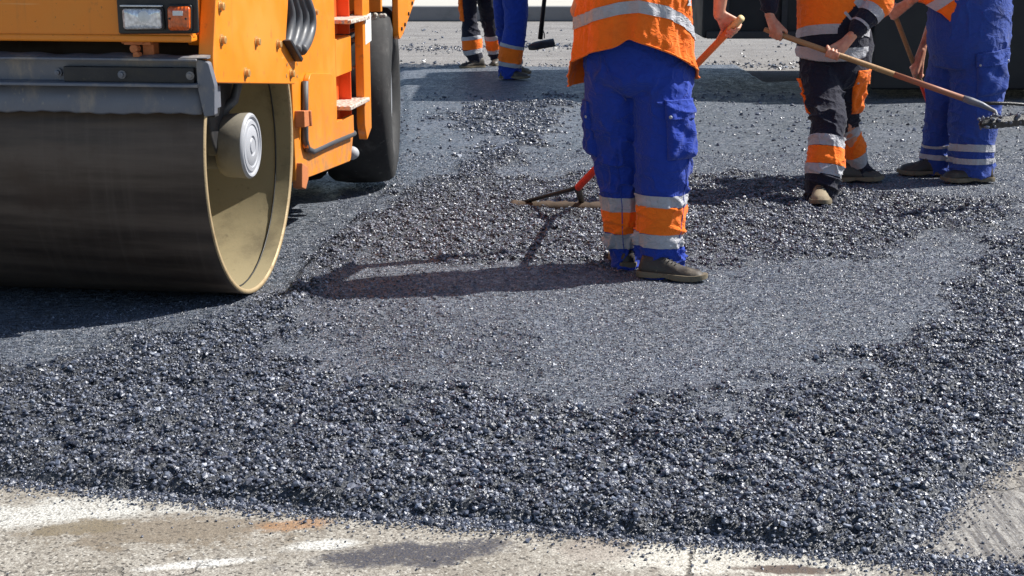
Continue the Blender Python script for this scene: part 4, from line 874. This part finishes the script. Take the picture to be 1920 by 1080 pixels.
# ---- upper clothing grown from the joints, cut into panels
def jacket(root, J, mat, name, zones, vox=.007, amp=.004, seed=3, slack=.03, hem=None, sleeves='lr', cuff=.93, short=False, width=1.0):
    mb = MB(); pel, ch, nk = J['pelvis'], J['chest'], J['neck']; lat = (J['shl_r']-J['shl_l']).normalized()
    hem = hem if hem is not None else pel
    def ringv(c, d, rx, ry, n=32):
        d = d.normalized(); x = (lat-d*lat.dot(d)).normalized(); y = d.cross(x)
        return [c+x*math.cos(a)*rx+y*math.sin(a)*ry for a in [2*math.pi*k/n for k in range(n)]]
    ax = ch-hem
    mb.loft([ringv(hem, ax, (.205+slack)*width, .15+slack), ringv(hem+ax*.35, ax, (.2+slack)*width, .145+slack), ringv(hem+ax*.8, ax, (.205+slack)*width, .14+slack), ringv(ch+ax.normalized()*.05, ax, .2+slack*.7, .125+slack*.6), ringv(nk-(nk-ch)*.15, nk-ch, .1, .085), ringv(nk, nk-ch, .075, .07)])
    for s in sleeves:
        a, e, h = J['shl_'+s], J['elb_'+s], J['wri_'+s]
        mb.capsule(a, e, .09, .085)
        if not short: mb.capsule(e, e.lerp(h, .5), .082, .07).capsule(e.lerp(h, .5), e.lerp(h, cuff), .069, .052)
    me = remesh(mb.mesh(), vox, 4); fold(me, lambda P: np.full(len(P), amp), seed, 8, 16)
    o = link(name, me, mat, root); wm = me.copy(); wm.transform(WM[root.name])
    for co, no, co2, no2, keep, mt, nm, off in zones: extract(wm, [(co, no), (co2, no2)], keep, off, nm, M[mt], o)
    return o, wm
def near_seg(a, b, r):
    def f(c):
        t = max(0, min(1, (c-a).dot(b-a)/(b-a).length_squared)); return (c-a.lerp(b, t)).length < r
    return f
def worker_navy():
    t = thing('person', 'person in navy work suit with orange panels holding a brown rake in both hands', 'person', (2.0, 9.1, .05))
    R_ = [(382, 1512, 1567, 8.74), (360, 1510, 1570, 8.76), (335, 1511, 1576, 8.77), (300, 1514, 1580, 8.8), (265, 1517, 1584, 8.83), (225, 1518, 1588, 8.88), (180, 1508, 1580, 8.98), (140, 1500, 1576, 9.05), (110, 1500, 1572, 9.08)]
    L_ = [(343, 1580, 1642, 9.48), (322, 1584, 1638, 9.48), (305, 1584, 1629, 9.44), (275, 1577, 1622, 9.38), (240, 1568, 1612, 9.3), (200, 1556, 1614, 9.22), (160, 1552, 1620, 9.16), (115, 1555, 1634, 9.12)]
    H_ = [(165, 1530, 1592, 9.08, .9), (140, 1502, 1624, 9.1, .75), (100, 1496, 1637, 9.12, .68), (60, 1494, 1634, 9.12, .66), (20, 1500, 1622, 9.1, .66)]
    def amp(P): z = P[:, 2]; return .007+.01*np.exp(-((z-.13)/.09)**2)+.007*np.exp(-((z-.5)/.12)**2)
    tr, wm = trousers(t, [R_, L_], H_, M['navy'], .0075, amp, 14)
    leg_bands(t, tr, wm, R_, [L_], BAND(256, 275, 312, 331), tilt=1)
    leg_bands(t, tr, wm, L_, [R_], BAND(232, 250, 284, 305), tilt=-14)
    bvh = BVHTree.FromPolygons([v.co[:] for v in wm.vertices], [p.vertices[:] for p in wm.polygons])
    za, zb = W(1590, 216, 9.1).z, W(1590, 132, 9.1).z; cl = lut(L_); cr = lut(R_)
    pocket(bvh, tr, M['hivis2'], cl, -80, -14, za, zb, 5, .022)
    pocket(bvh, tr, M['hivis2'], cr, 160, 178, za+.03, zb-.05, 6, .006)
    # rake in the hands, its head clear of the ground
    a0 = W(1448, 60, 8.92); a1 = W(1822, 190, 8.5); ax = (a1-a0).normalized(); g1 = a0+ax*.03
    f_ = ((1566-1448)/(1822-1448)); g2 = a0.lerp(a1, f_)
    pel = W(1562, 60, 9.12); chs = V_(pel.x-.02, 9.02, 1.36)
    J = dict(pelvis=V_(pel.x, 9.12, .98), chest=chs, neck=V_(pel.x-.03, 8.98, 1.52), head=V_(pel.x-.03, 8.93, 1.64), face=V_(.3, -.85, -.4),
             shl_r=V_(chs.x-.19, 9.03, 1.43), shl_l=V_(chs.x+.19, 9.04, 1.43), elb_r=W(1440, -72, 9.02), wri_r=W(1443, 28, 8.93), elb_l=W(1648, 5, 8.93), wri_l=W(1598, 66, 8.84),
             hip_r=W(1538, 120, 9.08), hip_l=W(1592, 120, 9.12), kne_r=W(1550, 232, 8.88), kne_l=W(1588, 220, 9.25), ank_r=W(1540, 358, 8.76), ank_l=W(1612, 325, 9.48), toe_r=V_(-.1, -1, 0), toe_l=V_(.85, -.2, 0))
    link('body', body_mesh(J, [dict(wrist=J['wri_r'], grip=g1, axis=ax, back=V_(-.75, -.55, .3), side_sign=1, r=.0175),
                               dict(wrist=J['wri_l'], grip=g2, axis=-ax, back=V_(.2, .55, -.75), side_sign=1, r=.0175, thumb='wrap')], .0055), M['skin'], t)
    hair(t, J)
    Z = lambda py, Y=9.0: W(1540, py, Y).z
    hemp = V_(pel.x-.005, 9.1, Z(108, 9.0)+.01); ytop = Z(22, 8.9); ybot = Z(46, 8.9)
    body_keep = lambda c: abs(c.x-pel.x) < .25 and not near_seg(J['elb_l'], J['wri_l'], .1)(c) and not near_seg(J['elb_r'], J['wri_r'], .1)(c) and not near_seg(J['shl_l'].lerp(J['elb_l'], .35), J['elb_l'], .1)(c)
    up = V_(0, 0, 1); fl = V_(.0, .25, 1).normalized()
    e, h = J['elb_l'], J['wri_l']; s_ = J['shl_l']; d1 = (h-e).normalized(); d0 = (e-s_).normalized(); sk = near_seg(e, h, .12); su = lambda c: near_seg(s_, e, .12)(c) or near_seg(e, h, .12)(c)
    z = [(V_(pel.x, 8.9, 2), up, V_(pel.x, 8.9, ybot), -fl, body_keep, 'hivis2', 'orange_panel', .004),
         (V_(pel.x, 8.9, ybot+.005), fl, V_(pel.x, 8.9, ybot-.052), -fl, body_keep, 'silver', 'reflective_band', .005),
         (V_(hemp.x, 8.9, hemp.z+.055), up, V_(hemp.x, 8.9, hemp.z-.1), -up, body_keep, 'silver', 'reflective_band', .004),
         (e.lerp(h, .22), d1, s_.lerp(e, .3), -d0, su, 'hivis2', 'orange_panel', .004),
         (e.lerp(h, .42), d1, e.lerp(h, .21), -d1, sk, 'silver', 'reflective_band', .005),
         (e.lerp(h, .72), d1, e.lerp(h, .66), -d1, sk, 'silver', 'reflective_band', .005)]
    jk, jm = jacket(t, J, M['navy'], 'jacket', z, .0075, .005, 8, .03, hemp, cuff=.84, width=.93)
    shoe(t, V_(W(1538, 372, 8.68).x, 8.72, .04), (-.12, -1), 'bootpale', .3, .115, 0, .115, .1)
    shoe(t, V_(W(1600, 345, 9.42).x, 9.42, .04), (.93, .1), 'boot', .32, .115, 0, .12, .13)
    k = thing('rake', 'brown handled rake held off the ground, its tar black head before blue legs', 'rake', tuple(a1))
    tool_tube(k, 'handle', [a0-ax*.05, a0, a0.lerp(a1, .62)], [.014, .0165, .0165], 'wood')
    tool_tube(k, 'lower_handle', [a0.lerp(a1, .62), a1], [.0166, .0175], 'brownwood')
    a2 = W(1866, 209, 8.44); MB().tube([a1-ax*.05, a1, a1+ax*.06, a2], [.019, .021, .017, .009], 12).build('socket', M['steel'], k, False, True)
    b0 = W(1838, 232, 8.32); b1 = W(2010, 214, 8.62); q2 = W(1935, 197, 8.6)
    MB().tube([a1+ax*.02, a1+ax*.07, a2, b0.lerp(b1, .2)], [.012, .012, .011, .009], 8).build('prong', M['steel'], k, False, True)
    MB().tube([a1+ax*.03, W(1890, 194, 8.52), q2, b0.lerp(b1, .75)], [.01, .01, .01, .009], 8).build('prong', M['tar'], k, False, True)
    d = (b1-b0).normalized(); up_ = V_(0, 0, 1); nn = d.cross(up_)
    rr = []
    for i in range(41):
        u = i/40; c = b0.lerp(b1, u); q = min(1, .35+u*9) if u < .9 else 1
        w1 = .003*math.sin(i*2.1); rr.append([c+(nn*y+up_*(zz+w1))*q for y, zz in ((-.028, -.032), (-.034, 0), (-.02, .028), (.02, .03), (.036, .004), (.03, -.03))])
    rb = MB().loft(rr).build('rake_bar', M['tar'], k, False, False)
    lp = MB()
    for i in range(150):
        u = rng.random(); c = b0.lerp(b1, u)+nn*rng.uniform(-.036, .036)+up_*rng.uniform(-.035, .034); r = rng.uniform(.006, .013)
        lp.ell(c, (r*rng.uniform(.7, 1.4), r, r*rng.uniform(.7, 1.3)), 6)
    st = lp.build('clinging_asphalt', SM, rb, False, False); st['kind'] = 'stuff'
worker_navy()
def worker_right():
    t = thing('person', 'person in blue trousers with thin double silver bands bent over a wooden handle', 'person', (2.85, 9.55, .05))
    N_ = [(329, 1786, 1860, 9.45), (318, 1784, 1861, 9.45), (290, 1782, 1863, 9.45), (260, 1780, 1866, 9.46), (210, 1780, 1876, 9.48), (160, 1782, 1884, 9.5), (110, 1780, 1886, 9.52), (70, 1782, 1890, 9.53)]
    F_ = [(322, 1724, 1784, 9.72), (305, 1723, 1786, 9.72), (280, 1728, 1788, 9.72), (240, 1732, 1790, 9.7), (200, 1735, 1796, 9.68), (150, 1738, 1806, 9.65), (100, 1744, 1820, 9.63), (60, 1746, 1830, 9.62)]
    H_ = [(125, 1752, 1870, 9.57, 1.0), (90, 1742, 1888, 9.57, 1.0), (40, 1740, 1893, 9.57, .95), (-15, 1742, 1896, 9.57, .9), (-60, 1735, 1880, 9.57, .85)]
    def amp(P): z = P[:, 2]; return .007+.009*np.exp(-((z-.1)/.08)**2)+.007*np.exp(-((z-.52)/.12)**2)
    tr, wm = trousers(t, [N_, F_], H_, M['blue3'], .0075, amp, 24)
    TB = lambda *y: [(y[0], y[1], 'silver', 'reflective_band'), (y[2], y[3], 'silver', 'reflective_band')]
    leg_bands(t, tr, wm, N_, [F_], TB(271, 282, 294, 305), tilt=3); leg_bands(t, tr, wm, F_, [N_], TB(264, 273, 286, 296), tilt=-4)
    bvh = BVHTree.FromPolygons([v.co[:] for v in wm.vertices], [p.vertices[:] for p in wm.polygons])
    cn = lut(N_); za, zb = W(1850, 176, 9.4).z, W(1850, 97, 9.4).z
    pocket(bvh, tr, M['blue3'], cn, -108, -34, za, zb, 9, .026, slope=.03)
    # shovel behind the legs
    h0 = W(1652, -40, 9.72); h1 = V_(2.92, 9.98, .16); ax = (h1-h0).normalized()
    def onh(px): return min((h0.lerp(h1, k/200) for k in range(201)), key=lambda q: abs(960+F*q.x/ZC(q)-px))
    g1, g2 = onh(1676), onh(1718)
    ch = V_(2.72, 9.6, 1.38)
    J = dict(pelvis=W(1815, 20, 9.57), chest=ch, neck=V_(2.58, 9.6, 1.5), head=V_(2.5, 9.6, 1.59), face=V_(-.85, .15, -.5),
             shl_l=V_(2.66, 9.43, 1.4), shl_r=V_(2.66, 9.78, 1.4), elb_l=W(1770, -45, 9.38), wri_l=W(1708, 2, 9.58), elb_r=W(1760, 20, 9.86), wri_r=W(1736, 72, 9.86),
             hip_l=W(1832, 90, 9.5), hip_r=W(1790, 90, 9.65), kne_l=W(1828, 210, 9.47), kne_r=W(1765, 205, 9.7), ank_l=W(1822, 325, 9.45), ank_r=W(1755, 318, 9.72), toe_l=V_(-1, -.1, 0), toe_r=V_(-1, .05, 0))
    link('body', body_mesh(J, [dict(wrist=J['wri_l'], grip=g1, axis=-ax, back=V_(-.55, -.6, .2), side_sign=-1, r=.0165),
                               dict(wrist=J['wri_r'], grip=g2, axis=ax, back=V_(-.6, -.4, .1), side_sign=1, r=.0165)], .0055), M['skin'], t)
    hair(t, J)
    # vest hanging forward, its back tail ending in a point
    n = 72; rows = []; ang = [360*i/n for i in range(n)]
    tipx = W(1790, 52, 9.38)
    def hz(a):      # a 0 = towards the camera
        a = (a+180) % 360-180; tb = [(-180, 1.25), (-100, 1.16), (-62, 1.15), (-30, 1.09), (-8, 1.008), (0, 1.0), (12, 1.02), (40, 1.08), (75, 1.17), (100, 1.22), (180, 1.25)]
        return float(np.interp(a, *zip(*tb)))
    for j in range(19):
        u = j/18; r_ = []
        for a in ang:
            z0 = hz(a); z = z0+(1.53-z0)*u; s_ = max(0, z-1.0); cx = 2.785-.17*s_+(-.0); rx = float(np.interp(z, [1, 1.3, 1.42, 1.53], [.215, .21, .18, .09])); ry = float(np.interp(z, [1, 1.3, 1.42, 1.53], [.205, .2, .19, .09]))
            q = np.array([[math.sin(R(a))*3, math.cos(R(a))*3, z*3]]); dr = .014*float(vnoise(q, 13)[0])
            r_.append(V_(cx+math.sin(R(a))*(rx+dr), 9.58-math.cos(R(a))*(ry+dr), z))
        rows.append(r_)
    ve = MB().loft(rows, True, False).build('vest', M['hivis'], t, False, True); sd = ve.modifiers.new('s', 'SOLIDIFY'); sd.thickness = .004; sd.offset = 1
    wv = MB().loft(rows, True, False).mesh()
    nb = V_(-.62, 0, .78).normalized(); pb = W(1752, 16, 9.38)
    extract(wv, [(pb+nb*.03, nb), (pb-nb*.03, -nb)], lambda c: c.y < 9.6 and c.z > .95, .007, 'reflective_tape', M['silver'], ve)
    shoe(t, V_(W(1826, 345, 9.4).x, 9.4, .04), (-1, -.12), 'boot', .33, .12, 0, .13, .115)
    shoe(t, V_(W(1744, 335, 9.68).x, 9.67, .04), (-1, .03), 'boot', .33, .12, 0, .13, .115)
    k = thing('shovel', 'shovel with a short wooden handle passing down behind the blue trousers on the far right', 'shovel', (h1.x, h1.y, .05))
    tool_tube(k, 'handle', [h0, onh(1727)], .0155, 'wood'); tool_tube(k, 'painted_handle', [onh(1727), h1], .0157, 'redwood')
    bl = MB(); rr = []
    for i in range(9):
        u = i/8; c = h1+ax*.02+ax*u*.1+V_(.05*u, .0, -.03*u); wd = .11*(.5+.5*math.sin(min(1, u*1.4)*1.57)); rr.append([c+V_(0, s*wd, .012*abs(s)+d) for s, d in ((-1, 0), (0, -.004), (1, 0), (1, .004), (0, 0), (-1, .004))])
    bl.loft(rr).build('blade', M['tar'], k, False, True)
worker_right()
def back_worker(label, loc, legs, hips, mat, bands, seed, J, shoes, top, pockets=None, hands=None, tiltb=0):
    t = thing('person', label, 'person', loc)
    amp = lambda P: .006+.007*np.exp(-((P[:, 2]-.12)/.1)**2)+.005*np.exp(-((P[:, 2]-.5)/.14)**2)
    tr, wm = trousers(t, legs, hips, M[mat], .012, amp, seed)
    for i, lg in enumerate(legs): leg_bands(t, tr, wm, lg, [l for j, l in enumerate(legs) if j != i], bands[i], .006, tiltb)
    bvh = BVHTree.FromPolygons([v.co[:] for v in wm.vertices], [p.vertices[:] for p in wm.polygons])
    for li, a0, a1, y0, y1, mt in pockets or []:
        Y = legs[li][0][3]; pocket(bvh, tr, M[mt], lut(legs[li]), a0, a1, W(900, y1, Y).z, W(900, y0, Y).z, seed, .022, snap=False)
    for s_, lg in zip('lr', legs):
        c_ = lut(lg)
        for q, z in (('hip_', .9), ('kne_', .5), ('ank_', .14)): J[q+s_] = c_(z)
        J['toe_'+s_] = V_(0, 0, -1)
    mb_h = hands or []
    link('body', body_mesh(J, mb_h, .008), M['skin'], t); hair(t, J)
    jacket(t, J, M[top], 'vest' if top == 'hivis' else 'jacket', [], .012, .006, seed, .03, V_(J['pelvis'].x, J['pelvis'].y, .93))
    for s in shoes: shoe(t, *s)
    return t
def stance(x, y, fx, fy, wl, wr, lx=.1):
    f = V_(fx, fy, 0).normalized(); l = V_(-f.y, f.x, 0); c = V_(x, y, 0)
    return dict(pelvis=c+V_(0, 0, .98), chest=c+V_(0, 0, 1.38), neck=c+V_(0, 0, 1.54), head=c+f*.03+V_(0, 0, 1.66), face=f, shl_l=c+l*.19+V_(0, 0, 1.46), shl_r=c-l*.19+V_(0, 0, 1.46),
                elb_l=c+l*.27+V_(0, 0, 1.17), elb_r=c-l*.27+V_(0, 0, 1.17), wri_l=wl, wri_r=wr, hip_l=c+l*lx+V_(0, 0, .92), hip_r=c-l*lx+V_(0, 0, .92), kne_l=c+l*lx+V_(0, 0, .5), kne_r=c-l*lx+V_(0, 0, .5),
                ank_l=c+l*lx+V_(0, 0, .12), ank_r=c-l*lx+V_(0, 0, .12), toe_l=f, toe_r=f)
def back_workers():
    Y = 17.5
    A1 = [(117, 880, 908, Y), (108, 876, 906, Y), (98, 869, 904, Y), (80, 867, 903, Y), (60, 866, 899, Y), (30, 865, 895, Y), (0, 862, 895, Y), (-25, 860, 897, Y)]
    A2 = [(126, 925, 946, Y+.35), (115, 921, 944, Y+.35), (95, 913, 941, Y+.35), (68, 908, 938, Y+.3), (40, 902, 933, Y+.25), (10, 896, 929, Y+.15), (-20, 892, 928, Y+.1)]
    AH = [(-10, 866, 924, Y, .8), (-40, 860, 928, Y, .7), (-70, 862, 926, Y, .65)]
    c = W(893, -40, Y); J = stance(c.x, Y, -.9, -.4, V_(c.x-.3, Y-.3, 1.08), V_(c.x-.2, Y+.3, 1.05))
    back_worker('person in navy trousers with orange shin bands standing beside the kerb in the background', (c.x, Y, 0), [A1, A2], AH, 'navy', [BAND(66, 73, 92, 101), BAND(64, 71, 91, 100)], 31, J,
                [(V_(W(893, 128, Y).x, Y-.05, .03), (-.95, -.3), 'boot', .3, .11, 0, .12, .1), (V_(W(934, 128, Y+.35).x, Y+.35, .03), (-.3, -.9), 'boot', .3, .11, 0, .12, .1)], 'hivis', [(0, 150, 225, -6, 40, 'hivis2')], tiltb=0)
    Y = 16.05
    B1 = [(147, 935, 974, Y), (140, 934, 973, Y), (125, 934, 977, Y), (105, 935, 980, Y), (82, 938, 985, Y), (60, 943, 987, Y), (30, 945, 990, Y), (0, 941, 990, Y), (-25, 936, 990, Y)]
    B2 = [(122, 950, 980, Y+.55), (105, 946, 978, Y+.5), (85, 936, 972, Y+.42), (55, 930, 968, Y+.35), (25, 926, 964, Y+.25), (0, 924, 962, Y+.2), (-20, 922, 962, Y+.12)]
    BH = [(-8, 928, 986, Y+.08, .85), (-40, 924, 992, Y+.06, .75), (-75, 926, 990, Y+.05, .7)]
    c = W(957, -40, Y); s0 = W(1027, -60, Y+.4); s1 = W(1013, 72, Y+.75)
    g = s0.lerp(s1, .28)
    J = stance(c.x, Y+.08, .95, -.2, V_(c.x+.3, Y+.35, 1.05), V_(c.x+.1, Y-.3, 1.05)); J['wri_l'] = g+V_(-.06, -.02, .07)
    back_worker('person in blue trousers with orange shin bands holding a black shovel in the background', (c.x, Y, 0), [B1, B2], BH, 'blue', [BAND(83, 91, 116, 125), BAND(82, 90, 112, 120)], 41, J,
                [(V_(W(955, 152, Y).x, Y-.05, .05), (.97, -.22), 'boot', .32, .11, 0, .12, .1), (V_(W(972, 130, Y+.55).x, Y+.6, .03), (.6, .8), 'boot', .3, .11, 0, .12, .1)], 'hivis', None, [dict(wrist=J['wri_l'], grip=g, axis=(s0-s1).normalized(), back=V_(.2, -.9, 0), side_sign=1, r=.018)], tiltb=2)
    k = thing('shovel', 'black shovel with a scoop blade hanging above the old road beside the far blue trousers', 'shovel', tuple(s1))
    tool_tube(k, 'handle', [s0, s0.lerp(s1, .5), s1], [.022, .024, .028], 'black'); d = (s1-s0).normalized()
    # blade: dished, tilted so its open side shows
    c = W(1014, 80, Y+.75); bx = V_(.96, -.1, .17).normalized(); by = V_(.12, -.75, -.35).normalized(); nn = bx.cross(by).normalized(); rr = []
    for i in range(15):
        u = -1+2*i/14; wd = .085*(1-max(0, -u-.35)**2*1.6); q = [c+bx*u*.15+by*(v*wd)+nn*(.03*(v*v)+.02*max(0, -u)**2) for v in (-1, -.5, 0, .5, 1)]
        rr.append(q+[p-nn*.008 for p in reversed(q)])
    MB().loft(rr).build('blade', M['tar'], k, False, True)
    MB().tube([s1-d*.02+V_(.03, 0, .07), s1+V_(.045, 0, .05), s1+V_(.045, 0, .0)], .006, 6).build('catch', M['tar'], k, False, True)
back_workers()
